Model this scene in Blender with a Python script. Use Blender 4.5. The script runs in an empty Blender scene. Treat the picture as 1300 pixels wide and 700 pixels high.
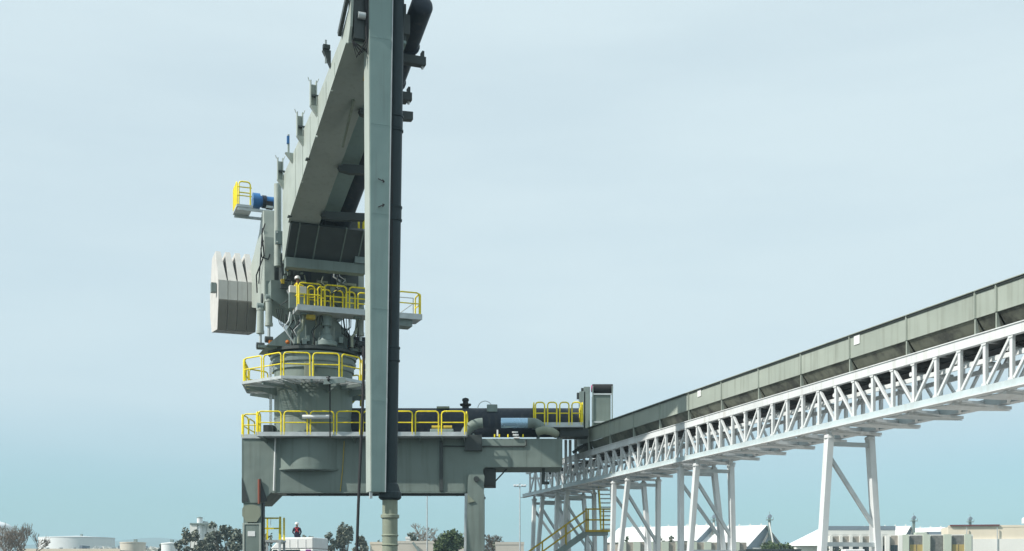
import bpy, math, random
from mathutils import Vector, Matrix, noise
R = math.radians
random.seed(7)
scn = bpy.context.scene
col = scn.collection

# ------------------------------------------------------------------ camera, sky, sun
EYE = 1.8
FPX, U0, V0 = 1500.0, 650.0, 736.0            # focal length / principal column / horizon row of the photograph
cam = bpy.data.cameras.new('camera'); camo = bpy.data.objects.new('camera', cam); col.objects.link(camo)
camo.location = (0, 0, EYE); camo.rotation_euler = (R(90), 0, 0)
cam.sensor_width = 36; cam.sensor_fit = 'HORIZONTAL'; cam.lens = 36 * FPX / 1300
cam.shift_y = (V0 - 350) / 1300
cam.clip_start = 0.1; cam.clip_end = 20000
scn.camera = camo

SUN = Vector((-0.70, -0.30, 0.66)).normalized()   # direction towards the sun
sun = bpy.data.lights.new('sun', 'SUN'); suno = bpy.data.objects.new('sun', sun); col.objects.link(suno)
sun.energy = 5.0; sun.angle = R(0.5); sun.color = (1.0, 0.95, 0.87)
suno.rotation_euler = SUN.to_track_quat('Z', 'Y').to_euler(); suno.location = (-60, 0, 80)

w = bpy.data.worlds.new('World'); scn.world = w; w.use_nodes = True
nt = w.node_tree; nt.nodes.clear()
def N(t, **k):
    n = nt.nodes.new(t)
    for a, b in k.items(): setattr(n, a, b)
    return n
sky = N('ShaderNodeTexSky', sky_type='NISHITA', sun_disc=False, sun_elevation=math.asin(SUN.z),
        sun_rotation=math.atan2(SUN.x, SUN.y), altitude=0, air_density=1.0, dust_density=0.6, ozone_density=1.2)
tc = N('ShaderNodeTexCoord'); sep = N('ShaderNodeSeparateXYZ'); nt.links.new(tc.outputs['Generated'], sep.inputs[0])
mp = N('ShaderNodeMapping'); mp.inputs['Scale'].default_value = (1.0, 1.0, 5.5); mp.inputs['Rotation'].default_value = (0, R(12), 0)
nt.links.new(tc.outputs['Generated'], mp.inputs[0])
nz = N('ShaderNodeTexNoise'); nz.inputs['Scale'].default_value = 2.6; nz.inputs['Detail'].default_value = 9; nz.inputs['Roughness'].default_value = 0.5
nt.links.new(mp.outputs[0], nz.inputs['Vector'])
ev = N('ShaderNodeMapRange', interpolation_type='SMOOTHSTEP'); ev.inputs['From Min'].default_value = 0.015; ev.inputs['From Max'].default_value = 0.175
ev.inputs['To Min'].default_value = 0.10; ev.inputs['To Max'].default_value = 0.95
nt.links.new(sep.outputs['Z'], ev.inputs['Value'])
nr = N('ShaderNodeMapRange'); nr.inputs['From Min'].default_value = 0.3; nr.inputs['From Max'].default_value = 0.7
nr.inputs['To Min'].default_value = -0.07; nr.inputs['To Max'].default_value = 0.09
nt.links.new(nz.outputs['Fac'], nr.inputs['Value'])
ad = N('ShaderNodeMath', operation='ADD', use_clamp=True); nt.links.new(ev.outputs[0], ad.inputs[0]); nt.links.new(nr.outputs[0], ad.inputs[1])
tint = N('ShaderNodeMix', data_type='RGBA', blend_type='MULTIPLY'); tint.inputs['Factor'].default_value = 1
nt.links.new(sky.outputs[0], tint.inputs['A']); tint.inputs['B'].default_value = (0.64, 1.03, 1.09, 1)
mx = N('ShaderNodeMix', data_type='RGBA'); nt.links.new(ad.outputs[0], mx.inputs['Factor'])
nt.links.new(tint.outputs['Result'], mx.inputs['A']); mx.inputs['B'].default_value = (6.8, 8.05, 8.6, 1)
bg = N('ShaderNodeBackground'); bg.inputs['Strength'].default_value = 0.10
nt.links.new(mx.outputs['Result'], bg.inputs['Color'])
wo = N('ShaderNodeOutputWorld'); nt.links.new(bg.outputs[0], wo.inputs['Surface'])

scn.view_settings.view_transform = 'Standard'; scn.view_settings.look = 'None'
scn.view_settings.exposure = 0.06; scn.view_settings.gamma = 1.0; scn.view_settings.use_curve_mapping = False
scn.render.engine = 'CYCLES'

# ------------------------------------------------------------------ materials
MATS = {}
def mat(name, color, rough=0.6, metal=0.0, var=0.10, scale=1.2, streak=0.0, streak_col=(0.05, 0.045, 0.035), bump=0.15, spec=0.4, fine=22.0, dark_blotch=0.0, ripple=0.0):
    m = bpy.data.materials.new(name); m.use_nodes = True
    t = m.node_tree; b = t.nodes['Principled BSDF']; L = t.links.new
    b.inputs['Roughness'].default_value = rough; b.inputs['Metallic'].default_value = metal
    b.inputs['Specular IOR Level'].default_value = spec
    tcn = t.nodes.new('ShaderNodeTexCoord')
    n1 = t.nodes.new('ShaderNodeTexNoise'); n1.inputs['Scale'].default_value = scale; n1.inputs['Detail'].default_value = 5
    L(tcn.outputs['Object'], n1.inputs['Vector'])
    cr = t.nodes.new('ShaderNodeMapRange'); cr.inputs['From Min'].default_value = 0.25; cr.inputs['From Max'].default_value = 0.75
    cr.inputs['To Min'].default_value = 1 - var; cr.inputs['To Max'].default_value = 1 + var
    L(n1.outputs['Fac'], cr.inputs['Value'])
    mul = t.nodes.new('ShaderNodeMix'); mul.data_type = 'RGBA'; mul.blend_type = 'MULTIPLY'; mul.inputs['Factor'].default_value = 1
    mul.inputs['A'].default_value = (*color, 1); L(cr.outputs[0], mul.inputs['B'])
    out = mul.outputs['Result']
    if streak > 0:
        mpn = t.nodes.new('ShaderNodeMapping'); mpn.inputs['Scale'].default_value = (3.2, 3.2, 0.22); L(tcn.outputs['Object'], mpn.inputs[0])
        n2 = t.nodes.new('ShaderNodeTexNoise'); n2.inputs['Scale'].default_value = 1.6; n2.inputs['Detail'].default_value = 6; L(mpn.outputs[0], n2.inputs['Vector'])
        r2 = t.nodes.new('ShaderNodeMapRange'); r2.inputs['From Min'].default_value = 0.52; r2.inputs['From Max'].default_value = 0.78
        r2.inputs['To Min'].default_value = 0; r2.inputs['To Max'].default_value = streak; L(n2.outputs['Fac'], r2.inputs['Value'])
        m2 = t.nodes.new('ShaderNodeMix'); m2.data_type = 'RGBA'; L(r2.outputs[0], m2.inputs['Factor']); L(out, m2.inputs['A']); m2.inputs['B'].default_value = (*streak_col, 1)
        out = m2.outputs['Result']
    if dark_blotch > 0:
        n3 = t.nodes.new('ShaderNodeTexNoise'); n3.inputs['Scale'].default_value = 1.3; n3.inputs['Detail'].default_value = 7; n3.inputs['Roughness'].default_value = 0.65
        L(tcn.outputs['Object'], n3.inputs['Vector'])
        r3 = t.nodes.new('ShaderNodeMapRange'); r3.inputs['From Min'].default_value = 0.44; r3.inputs['From Max'].default_value = 0.62
        r3.inputs['To Min'].default_value = 0; r3.inputs['To Max'].default_value = dark_blotch; L(n3.outputs['Fac'], r3.inputs['Value'])
        m3 = t.nodes.new('ShaderNodeMix'); m3.data_type = 'RGBA'; L(r3.outputs[0], m3.inputs['Factor']); L(out, m3.inputs['A']); m3.inputs['B'].default_value = (0.03, 0.032, 0.03, 1)
        out = m3.outputs['Result']
    L(out, b.inputs['Base Color'])
    n4 = t.nodes.new('ShaderNodeTexNoise'); n4.inputs['Scale'].default_value = fine; n4.inputs['Detail'].default_value = 3; L(tcn.outputs['Object'], n4.inputs['Vector'])
    bp = t.nodes.new('ShaderNodeBump'); bp.inputs['Strength'].default_value = bump; bp.inputs['Distance'].default_value = 0.02
    L(n4.outputs['Fac'], bp.inputs['Height']); L(bp.outputs[0], b.inputs['Normal'])
    if ripple:
        n5 = t.nodes.new('ShaderNodeTexNoise'); n5.inputs['Scale'].default_value = 1.1; n5.inputs['Detail'].default_value = 1; L(tcn.outputs['Object'], n5.inputs['Vector'])
        b2 = t.nodes.new('ShaderNodeBump'); b2.inputs['Strength'].default_value = 0.5; b2.inputs['Distance'].default_value = 0.12 * ripple
        L(n5.outputs['Fac'], b2.inputs['Height']); L(b2.outputs[0], bp.inputs['Normal'])
    rr = t.nodes.new('ShaderNodeMapRange'); rr.inputs['To Min'].default_value = max(0.05, rough - 0.12); rr.inputs['To Max'].default_value = min(1, rough + 0.12)
    L(n1.outputs['Fac'], rr.inputs['Value']); L(rr.outputs[0], b.inputs['Roughness'])
    MATS[name] = m
    return m
mat('portal_paint', (0.175, 0.22, 0.20), 0.55, ripple=1, streak=0.28, var=0.10, scale=0.5)
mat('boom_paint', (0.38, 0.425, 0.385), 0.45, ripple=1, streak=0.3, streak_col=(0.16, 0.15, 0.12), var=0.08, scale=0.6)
mat('leg_paint', (0.225, 0.315, 0.30), 0.5, ripple=0.5, streak=0.25, streak_col=(0.12, 0.12, 0.11), var=0.07, scale=0.5)
mat('machine_paint', (0.21, 0.265, 0.255), 0.5, streak=0.3, var=0.12)
mat('dark_machine', (0.045, 0.055, 0.055), 0.5, var=0.25)
mat('navy_pipe', (0.022, 0.03, 0.045), 0.5, spec=0.3, var=0.2, streak=0.3, streak_col=(0.12, 0.11, 0.09))
mat('green_pipe', (0.022, 0.036, 0.042), 0.5, spec=0.25, var=0.15, streak=0.35, streak_col=(0.02, 0.02, 0.02))
mat('pale_pipe', (0.25, 0.28, 0.215), 0.5, var=0.12, streak=0.5, streak_col=(0.10, 0.09, 0.06))
mat('yellow_paint', (0.88, 0.72, 0.012), 0.5, var=0.16, scale=5, streak=0.4, streak_col=(0.32, 0.22, 0.05))
mat('ochre_paint', (0.48, 0.35, 0.03), 0.5, var=0.15, scale=4, streak=0.3)
mat('galvanised', (0.50, 0.54, 0.55), 0.45, metal=0.25, var=0.14, scale=3)
mat('white_steel', (0.66, 0.685, 0.69), 0.5, var=0.10, scale=1.0, streak=0.45, streak_col=(0.36, 0.33, 0.28))
mat('blue_steel', (0.48, 0.56, 0.58), 0.5, var=0.10, streak=0.35, streak_col=(0.36, 0.36, 0.33))
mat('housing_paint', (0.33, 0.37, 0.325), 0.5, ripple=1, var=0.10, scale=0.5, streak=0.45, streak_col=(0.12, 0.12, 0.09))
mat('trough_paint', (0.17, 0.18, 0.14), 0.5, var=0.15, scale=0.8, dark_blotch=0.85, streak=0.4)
mat('concrete', (0.56, 0.555, 0.53), 0.85, var=0.10, scale=1.5, streak=0.2, streak_col=(0.25, 0.23, 0.2), bump=0.3)
mat('pad_concrete', (0.36, 0.35, 0.33), 0.9, var=0.12, scale=0.3, bump=0.2)
mat('grey_concrete', (0.21, 0.20, 0.18), 0.85, var=0.10, scale=1.5, bump=0.3)
mat('rubber', (0.02, 0.02, 0.022), 0.75, var=0.2)
mat('blue_motor', (0.03, 0.15, 0.38), 0.35, var=0.12)
mat('silver_clad', (0.38, 0.58, 0.74), 0.25, metal=0.45, var=0.05, bump=0.03)
mat('white_paint', (0.78, 0.79, 0.78), 0.4, var=0.05, streak=0.1, streak_col=(0.4, 0.38, 0.34))
mat('orange_paint', (0.55, 0.16, 0.02), 0.5)
mat('red_primer', (0.26, 0.08, 0.05), 0.6)
mat('magenta', (0.45, 0.02, 0.16), 0.5)
mat('purple', (0.20, 0.02, 0.22), 0.5)
mat('red_cloth', (0.40, 0.03, 0.04), 0.8)
mat('navy_cloth', (0.02, 0.022, 0.04), 0.85)
mat('skin', (0.35, 0.20, 0.14), 0.6)
mat('window_glass', (0.02, 0.03, 0.04), 0.08, var=0.05, bump=0.0, spec=0.6)
mat('amber_glass', (0.42, 0.32, 0.12), 0.15, var=0.1, bump=0.02)
mat('pebble_panel', (0.33, 0.30, 0.26), 0.9, var=0.22, scale=3.0, bump=0.4, fine=8)
mat('grey_pebble', (0.16, 0.16, 0.15), 0.9, var=0.30, scale=3.0, bump=0.4, fine=8)
mat('cream_wall', (0.74, 0.66, 0.53), 0.85, var=0.05, scale=0.3, streak=0.12, streak_col=(0.5, 0.43, 0.33))
mat('white_wall', (0.78, 0.77, 0.73), 0.85, var=0.04, scale=0.3, streak=0.12, streak_col=(0.5, 0.48, 0.42))
mat('green_white', (0.52, 0.57, 0.48), 0.85, var=0.06, scale=0.4)
mat('white_roof', (0.80, 0.80, 0.79), 0.6, var=0.04, scale=0.3, streak=0.1, streak_col=(0.5, 0.47, 0.42))
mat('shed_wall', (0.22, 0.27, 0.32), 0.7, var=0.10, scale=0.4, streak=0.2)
mat('tank_white', (0.76, 0.78, 0.79), 0.55, var=0.03, scale=0.2, streak=0.1, streak_col=(0.5, 0.5, 0.5))
mat('tank_cream', (0.58, 0.54, 0.47), 0.6, var=0.06, scale=0.2, streak=0.2, streak_col=(0.3, 0.27, 0.22))
mat('dark_roof', (0.05, 0.05, 0.055), 0.7)
mat('maroon', (0.16, 0.04, 0.045), 0.6)
mat('bark', (0.12, 0.095, 0.07), 0.9, var=0.2, scale=4)
mat('pale_bark', (0.24, 0.20, 0.165), 0.9, var=0.2, scale=4)
mat('grass', (0.06, 0.07, 0.035), 0.9)
mat('asphalt', (0.045, 0.045, 0.045), 0.9, var=0.15, scale=0.2)
mat('hill_scrub', (0.10, 0.115, 0.075), 0.95, var=0.25, scale=0.004, bump=0.0)
mat('lamp_white', (0.8, 0.8, 0.8), 0.4)
def leafmat(name, c1, c2):
    m = mat(name, c1, 0.7, var=0.0, bump=0.0)
    t = m.node_tree; b = t.nodes['Principled BSDF']
    g = t.nodes.new('ShaderNodeNewGeometry'); mixn = t.nodes.new('ShaderNodeMix'); mixn.data_type = 'RGBA'
    t.links.new(g.outputs['Random Per Island'], mixn.inputs['Factor']); mixn.inputs['A'].default_value = (*c1, 1); mixn.inputs['B'].default_value = (*c2, 1)
    t.links.new(mixn.outputs['Result'], b.inputs['Base Color'])
    b.inputs['Normal'].links and t.links.remove(b.inputs['Normal'].links[0])
leafmat('leaf_grey', (0.09, 0.105, 0.08), (0.25, 0.26, 0.20))
leafmat('leaf_green', (0.035, 0.065, 0.025), (0.10, 0.14, 0.05))
leafmat('leaf_dark', (0.07, 0.085, 0.07), (0.19, 0.21, 0.16))

# ------------------------------------------------------------------ mesh helpers
class MB:
    def __init__(s, T=None): s.v, s.f, s.sm, s.T = [], [], [], T
    def add(s, vs, fs, smooth=False):
        o = len(s.v); T = s.T
        s.v += [tuple(T(Vector(p))) if T else tuple(p) for p in vs]
        s.f += [tuple(i + o for i in f) for f in fs]; s.sm += [smooth] * len(fs)
        return s
    def box(s, a, b):
        x0, y0, z0 = a; x1, y1, z1 = b
        return s.add([(x0,y0,z0),(x1,y0,z0),(x1,y1,z0),(x0,y1,z0),(x0,y0,z1),(x1,y0,z1),(x1,y1,z1),(x0,y1,z1)],
                     [(3,2,1,0),(4,5,6,7),(0,1,5,4),(1,2,6,5),(2,3,7,6),(3,0,4,7)])
    def cbox(s, c, d):
        return s.box([c[i]-d[i]/2 for i in range(3)], [c[i]+d[i]/2 for i in range(3)])
    def bar(s, p, q, wd, hd=None, up=(0,0,1)):
        hd = hd or wd; p, q = Vector(p), Vector(q); d = (q-p).normalized(); up = Vector(up)
        if abs(d.dot(up)) > 0.98: up = Vector((0,1,0))
        x = d.cross(up).normalized()*wd/2; y = x.cross(d).normalized()*hd/2
        vs = [p-x-y, p+x-y, p+x+y, p-x+y, q-x-y, q+x-y, q+x+y, q-x+y]
        return s.add(vs, [(0,1,2,3),(7,6,5,4),(0,4,5,1),(1,5,6,2),(2,6,7,3),(3,7,4,0)])
    def ibeam(s, p, q, wd, hd, t=0.02, up=(0,0,1)):
        p, q = Vector(p), Vector(q); d = (q-p).normalized(); up = Vector(up)
        if abs(d.dot(up)) > 0.98: up = Vector((0,1,0))
        x = d.cross(up).normalized(); y = x.cross(d).normalized()
        s.bar(p+y*(hd/2-t/2), q+y*(hd/2-t/2), wd, t, up); s.bar(p-y*(hd/2-t/2), q-y*(hd/2-t/2), wd, t, up)
        return s.bar(p, q, t, hd-2*t, up)
    def tube(s, p, q, r, r2=None, n=14, caps=True):
        r2 = r if r2 is None else r2; p, q = Vector(p), Vector(q); d = (q-p).normalized()
        a = Vector((0,0,1)) if abs(d.z) < 0.95 else Vector((1,0,0))
        x = d.cross(a).normalized(); y = d.cross(x)
        ring = lambda c, rr: [c + (x*math.cos(2*math.pi*i/n) + y*math.sin(2*math.pi*i/n))*rr for i in range(n)]
        A, B = ring(p, r), ring(q, r2)
        s.add(A+B, [(i, i+n, (i+1)%n+n, (i+1)%n) for i in range(n)], True)
        if caps:
            s.add(A, [tuple(range(n))]); s.add(B, [tuple(range(n-1,-1,-1))])
        return s
    def path(s, pts, r, n=6):
        pts = [Vector(p) for p in pts]; rings = []; m = len(pts); x = None
        for i, p in enumerate(pts):
            d = (pts[min(i+1,m-1)] - pts[max(i-1,0)]).normalized()
            if x is None:
                a = Vector((0,0,1)) if abs(d.z) < 0.9 else Vector((1,0,0)); x = d.cross(a).normalized()
            else: x = (x - d*x.dot(d)).normalized()
            y = d.cross(x)
            rr = r[i] if isinstance(r, (list, tuple)) else r
            rings.append([p + (x*math.cos(2*math.pi*k/n) + y*math.sin(2*math.pi*k/n))*rr for k in range(n)])
        vs = [v for g in rings for v in g]
        fs = [(i*n+k, i*n+(k+1)%n, (i+1)*n+(k+1)%n, (i+1)*n+k) for i in range(m-1) for k in range(n)]
        s.add(vs, fs, True); s.add(rings[0], [tuple(range(n-1,-1,-1))]); return s.add(rings[-1], [tuple(range(n))])
    def prism(s, poly, fn, d0, d1):
        """poly: list of 2-D points; fn(a, b, d) -> 3-D point; extruded from depth d0 to d1"""
        n = len(poly); A = [fn(a, b, d0) for a, b in poly]; B = [fn(a, b, d1) for a, b in poly]
        return s.add(A+B, [tuple(range(n)), tuple(range(2*n-1, n-1, -1))] + [(i, i+n, (i+1)%n+n, (i+1)%n) for i in range(n)])
    def lathe(s, prof, c=(0,0,0), n=28, a0=0, a1=2*math.pi, smooth=True):
        full = abs(a1-a0-2*math.pi) < 1e-6; m = n if full else n+1
        for (r0, z0), (r1, z1) in zip(prof[:-1], prof[1:]):
            vs = []
            for i in range(m):
                a = a0+(a1-a0)*i/n
                vs += [(c[0]+r0*math.cos(a), c[1]+r0*math.sin(a), c[2]+z0), (c[0]+r1*math.cos(a), c[1]+r1*math.sin(a), c[2]+z1)]
            k = 2*m
            s.add(vs, [((2*i)%k, (2*i+2)%k, (2*i+3)%k, (2*i+1)%k) for i in range(n)], smooth and abs(z1-z0) > 1e-6)
        return s
    def mesh(s, name):
        me = bpy.data.meshes.new(name); me.from_pydata(s.v, [], s.f); me.polygons.foreach_set('use_smooth', s.sm); me.update(); return me
    def build(s, name, m, parent=None, bevel=0.0):
        o = bpy.data.objects.new(name, s.mesh(name)); o.data.materials.append(MATS[m]); col.objects.link(o)
        if parent:
            o.parent = parent
            off = parent.matrix_basis.translation.copy(); pp = parent.parent
            while pp: off += pp.matrix_basis.translation; pp = pp.parent
            o.data.transform(Matrix.Translation(-off))
        if bevel:
            b = o.modifiers.new('bevel', 'BEVEL'); b.width = bevel; b.segments = 2; b.limit_method = 'ANGLE'
        return o
def tag(o, label=None, cat=None, group=None, kind=None):
    if label: o['label'] = label
    if cat: o['category'] = cat
    if group: o['group'] = group
    if kind: o['kind'] = kind
    return o
def empty(name, loc, label=None, cat=None, group=None):
    o = bpy.data.objects.new(name, None); o.location = loc; o.empty_display_size = 0.3; col.objects.link(o)
    return tag(o, label, cat, group)
def inst(name, me, parent, M=None):
    """a further object sharing mesh data, placed by a matrix in world axes relative to its parent's base"""
    o = bpy.data.objects.new(name, me); col.objects.link(o); o.parent = parent
    if M is not None: o.matrix_basis = Matrix.Translation(-parent.location) @ M
    return o
def at(u, v, d):
    """point that shows at column u, row v of the photograph, at depth d metres"""
    return Vector(((u-U0)/FPX*d, d, EYE+(V0-v)/FPX*d))

# ------------------------------------------------------------------ ground and hills
def sheet(name, x0, x1, y0, y1, z, m, kind='structure'):
    o = MB().add([(x0,y0,z),(x1,y0,z),(x1,y1,z),(x0,y1,z)], [(0,1,2,3)]).build(name, m); return tag(o, kind=kind)
sheet('ground', -3600, 3600, -900, 3900, -0.02, 'grass')
sheet('quay_apron', -150, 160, -40, 125, 0.0, 'asphalt')
sheet('bounce_pad', 5.0, 26, 18, 70, 0.004, 'pad_concrete')  # unseen pale ground, added to bounce light up under the gallery
sheet('yard_road', -400, 400, 125, 175, 0.004, 'asphalt')
m = MB(); NX = 120
vs = []; fs = []
for j in range(7):
    for i in range(NX+1):
        x = -2600 + 5200*i/NX; y = 2700 + j*160
        h = 165*math.exp(-((x+980)/560)**2) + 118*math.exp(-((x+1750)/420)**2) + 62*math.exp(-((x+250)/520)**2) + 66*math.exp(-((x-500)/600)**2) + 60*math.exp(-((x-1600)/700)**2)
        h = (h*0.62 + 14*noise.noise(Vector((x*0.006, j*0.9, 1.0))) + 4*noise.noise(Vector((x*0.03, j*2.0, 3.0))))
        vs.append((x, y, -2 + max(0, h)*math.sin(math.pi*j/6)))
for j in range(6):
    for i in range(NX):
        a = j*(NX+1)+i; fs.append((a, a+1, a+NX+2, a+NX+1))
tag(m.add(vs, fs, True).build('hills', 'hill_scrub'), kind='structure')

# ================================================================== SHIP UNLOADER
PY0, PY1 = 55.0, 57.6                    # front and back face of the portal beam
PC = Vector((-9.46, 56.3, 0))            # axis of the slewing column
SU = empty('ship_unloader', (-9.46, 56.3, 0), 'grey rail-mounted ship unloader crane with luffing boom, concrete counterweight and hanging vertical leg', 'crane')
PH = math.atan2(0.378, 1.0); cp, sp = math.cos(PH), math.sin(PH)
def SL(p): return Vector((PC.x + p[0]*cp - p[1]*sp, PC.y + p[0]*sp + p[1]*cp, p[2]))   # slewed frame -> world
PX = lambda u, d=PY0: (u-U0)/FPX*d
PZ = lambda v, d=PY0: EYE+(V0-v)/FPX*d
xz = lambda a, b, d: (a, d, b)

def rail_panels(path, parent, z, h=1.07, T=None, step=1.15, m='yellow_paint', gap=0.14, r=0.036, toe=True, closed=False):
    pts = [Vector((p[0], p[1], 0)) for p in path]
    for a, b in zip(pts[:-1], pts[1:]):
        L = (b-a).length; k = max(1, round(L/step)); d = (b-a)/L
        for i in range(k):
            p = a + d*(L*i/k + gap/2); q = a + d*(L*(i+1)/k - gap/2)
            c = 0.13
            loop = [p, p+Vector((0,0,h-c)), p+Vector((0,0,h-c*0.3))+d*c*0.3, p+Vector((0,0,h))+d*c, q+Vector((0,0,h))-d*c, q+Vector((0,0,h-c*0.3))-d*c*0.3, q+Vector((0,0,h-c)), q]
            o = MB(T).path([v+Vector((0,0,z)) for v in loop], r).build('railing_panel', m, parent)
            MB(T).path([p+Vector((0,0,z+h*0.52)), q+Vector((0,0,z+h*0.52))], r*0.8).build('mid_rail', m, o)
        if toe:
            nrm = Vector((d.y, -d.x, 0))*0.02
            MB(T).bar(a+Vector((0,0,z+0.06))+nrm, b+Vector((0,0,z+0.06))+nrm, 0.012, 0.14).build('toe_board', 'galvanised', parent)

# ---- portal
ZD, ZB = 8.36, 5.87
poly = [(PX(307), ZD), (PX(714), ZD), (PX(714), 7.02), (PX(616), 7.02), (PX(613.5), 6.93), (PX(613), 6.2), (PX(600), ZB), (PX(345), ZB), (PX(331), 5.36), (PX(307), 5.36)]
beam = MB().prism(poly, xz, PY0, PY1).build('portal_beam', 'portal_paint', SU, bevel=0.02)
mb = MB()
for u in (307.6, 713.2): mb.box((PX(u)-0.02, PY0-0.012, 7.03 if u > 500 else 5.4), (PX(u)+0.02, PY0+0.01, ZD-0.01))
mb.box((PX(345), PY0-0.05, ZB-0.045), (PX(592), PY0+0.12, ZB-0.003)); mb.build('bottom_flange', 'portal_paint', beam)
for u in (455, 520, 668): MB().box((PX(u)-0.012, PY0-0.007, ZB+0.02 if u < 600 else 7.05), (PX(u)+0.012, PY0+0.01, ZD-0.02)).build('weld_seam', 'portal_paint', beam)
MB().tube((PX(348), PY0-0.07, ZB+0.05), (PX(350), PY0-0.07, ZD), 0.04).build('drain_pipe', 'white_paint', beam)
MB().box((PX(558), PY0-0.09, ZB+0.04), (PX(562.5), PY0-0.003, ZD-0.1)).build('cable_duct', 'dark_machine', beam)
MB().path([(PX(562), PY0-0.05, 8.0), (PX(666), PY0-0.05, 8.0), (PX(668), PY0-0.05, 8.06), (PX(668), PY0-0.05, 8.3)], 0.035).build('conduit', 'dark_machine', beam)
MB().box((PX(590), PY0-0.25, PZ(573)), (PX(612), PY0-0.004, PZ(553))).build('junction_box', 'dark_machine', beam, bevel=0.02)
MB().path([at(437, 560, PY0-0.06), at(435, 595, PY0-0.06), at(432, 624, PY0-0.06)], 0.018).build('yellow_hose', 'ochre_paint', beam)
for u0, u1 in ((307, 316), (330, 340)):
    MB().prism([(PX(u0), PZ(607)), (PX(u1), PZ(637)), (PX(u0), PZ(637))], xz, PY0-0.03, PY0-0.004).build('gusset_plate', 'dark_machine', beam)
MB().tube((PX(329.6), PY0-0.12, PZ(640)), (PX(329.6), PY0-0.12, PZ(609)), 0.06).build('grease_line', 'red_primer', beam)
pipe = MB().path([(PX(363), PY0+0.2, ZB-0.10), (PX(590), PY0+0.2, ZB-0.10)], 0.05).build('underside_pipe', 'dark_machine', beam)
for k in range(7):
    x = PX(370+k*35); MB().box((x-0.05, PY0+0.14, ZB-0.17), (x+0.05, PY0+0.26, ZB-0.05)).build('pipe_clamp', 'dark_machine', beam)
MB().box((PX(612.5), PY0+0.3, PZ(616)), (PX(629), PY0+1.9, 7.015)).build('drive_housing', 'dark_machine', beam, bevel=0.03)
MB().bar(at(629, 611, PY0+0.8), at(644, 595, PY0+0.8), 0.06).build('brace', 'dark_machine', beam)
MB().box((PX(688), PY0+0.4, PZ(614)), (PX(692), PY0+0.6, 7.015)).box((PX(692), PY0+0.4, PZ(614)), (PX(698), PY0+0.6, PZ(610.5))).build('cable_bracket', 'dark_machine', beam)
# left leg
leg = MB().box((PX(308.5), PY0+0.06, 0.0), (PX(331), PY0+0.75, 5.36)).build('portal_leg', 'portal_paint', SU, bevel=0.02)
kn = []
for i in range(13):
    a = math.pi*i/12; kn.append((PX(319.4)+0.43*math.cos(a), 5.05+0.24*math.sin(a)))
kn = kn + [(PX(319.4)-0.43, PZ(655)), (PX(313), PZ(663)), (PX(326), PZ(663)), (PX(319.4)+0.43, PZ(655))]
MB().prism(kn, xz, PY0-0.05, PY0+0.055).build('knee_plate', 'pale_pipe', leg)
MB().box((PX(308), PY0-0.02, 0.02), (PX(310.3), PY0+0.058, PZ(664))).box((PX(329), PY0-0.02, 0.02), (PX(331.2), PY0+0.058, PZ(664))).box((PX(310.4), PY0-0.02, PZ(666)), (PX(328.9), PY0+0.058, PZ(664.4))).build('cabinet_frame', 'boom_paint', leg)
MB().box((PX(310.6), PY0+0.01, 0.3), (PX(328.8), PY0+0.057, PZ(666.5))).build('cabinet_door', 'portal_paint', leg)
MB().box((PX(314.5), PY0-0.01, PZ(681)), (PX(323.8), PY0+0.009, PZ(674.5))).build('notice_plate', 'white_paint', leg)
MB().box((PX(331.3), PY0+0.3, 0), (PX(332.4), PY0+0.7, PZ(606))).build('cable_tray', 'navy_pipe', leg)
# right leg, hinged
lx0, lx1 = PX(592), PX(614.5)
hd = [(lx1, 3.0), (lx1+0.0, 6.2)] + [(PX(605)+0.40*math.cos(R(a)), PZ(609)+0.42*math.sin(R(a))) for a in range(20, 181, 16)] + [(lx0+0.05, 5.6), (lx0, 3.0), (lx0+0.02, 0.0), (lx1, 0.0)]
leg2 = MB().prism(hd, xz, PY0-0.18, PY0-0.006).box((lx0+0.02, PY0+0.02, 0), (lx1-0.02, PY1-0.4, 5.86)).build('portal_leg', 'portal_paint', SU)
MB().tube((PX(605), PY0-0.34, PZ(609)), (PX(605), PY0-0.18, PZ(609)), 0.13).build('hinge_pin', 'dark_machine', leg2)
MB().prism([(PX(590), 5.80), (PX(594), 5.80), (PX(593), 4.2), (PX(594.5), 3.2), (PX(591), 2.3), (PX(592), 0.1), (PX(590), 0.1), (PX(589), 3)], xz, PY0-0.10, PY0+0.01).build('edge_plate', 'galvanised', leg2)  # pale flange plate, its colour also carrying the leg's sunlit left face
MB().prism([(PX(594), 5.75), (PX(603), 5.42), (PX(594.5), 5.35)], xz, PY0-0.24, PY0-0.185).build('lug_plate', 'pale_pipe', leg2)
for v in (632, 680): MB().tube((PX(615), PY0+0.3, PZ(v)), (PX(616.2), PY0+0.3, PZ(v)), 0.06).build('bolt', 'dark_machine', leg2)

# ---- decks on the portal
ov = PY0-0.95
xL, xM, xR = PX(307), PX(331), PX(592, ov)
MB().box((xL, PY0-0.06, ZD+0.004), (xM, PY0+0.5, ZD+0.07)).build('walkway_deck', 'galvanised', SU)
MB().box((xM, ov, ZD+0.004), (xR, PY0+0.5, ZD+0.07)).build('walkway_deck', 'galvanised', SU)
MB().box((xL, PY0+0.5, ZD+0.004), (PX(714), PY1+0.3, ZD+0.05)).build('walkway_deck', 'galvanised', SU)
for k in range(10):
    x = PX(334+28.3*k, ov)
    if abs(x-PC.x) > 1.4: MB().prism([(PY0, ZD-0.22), (PY0, ZD), (ov+0.03, ZD), (ov+0.03, ZD-0.06)], lambda a, b, d: (d, a-0.003, b), x-0.02, x+0.02).build('deck_bracket', 'portal_paint', SU)
rail_panels([(xL, PY1+0.2), (xL, PY0), (xM, PY0), (xM, ov+0.03), (xR, ov+0.03), (xR, PY0+0.5)], SU, ZD+0.07)
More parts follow.
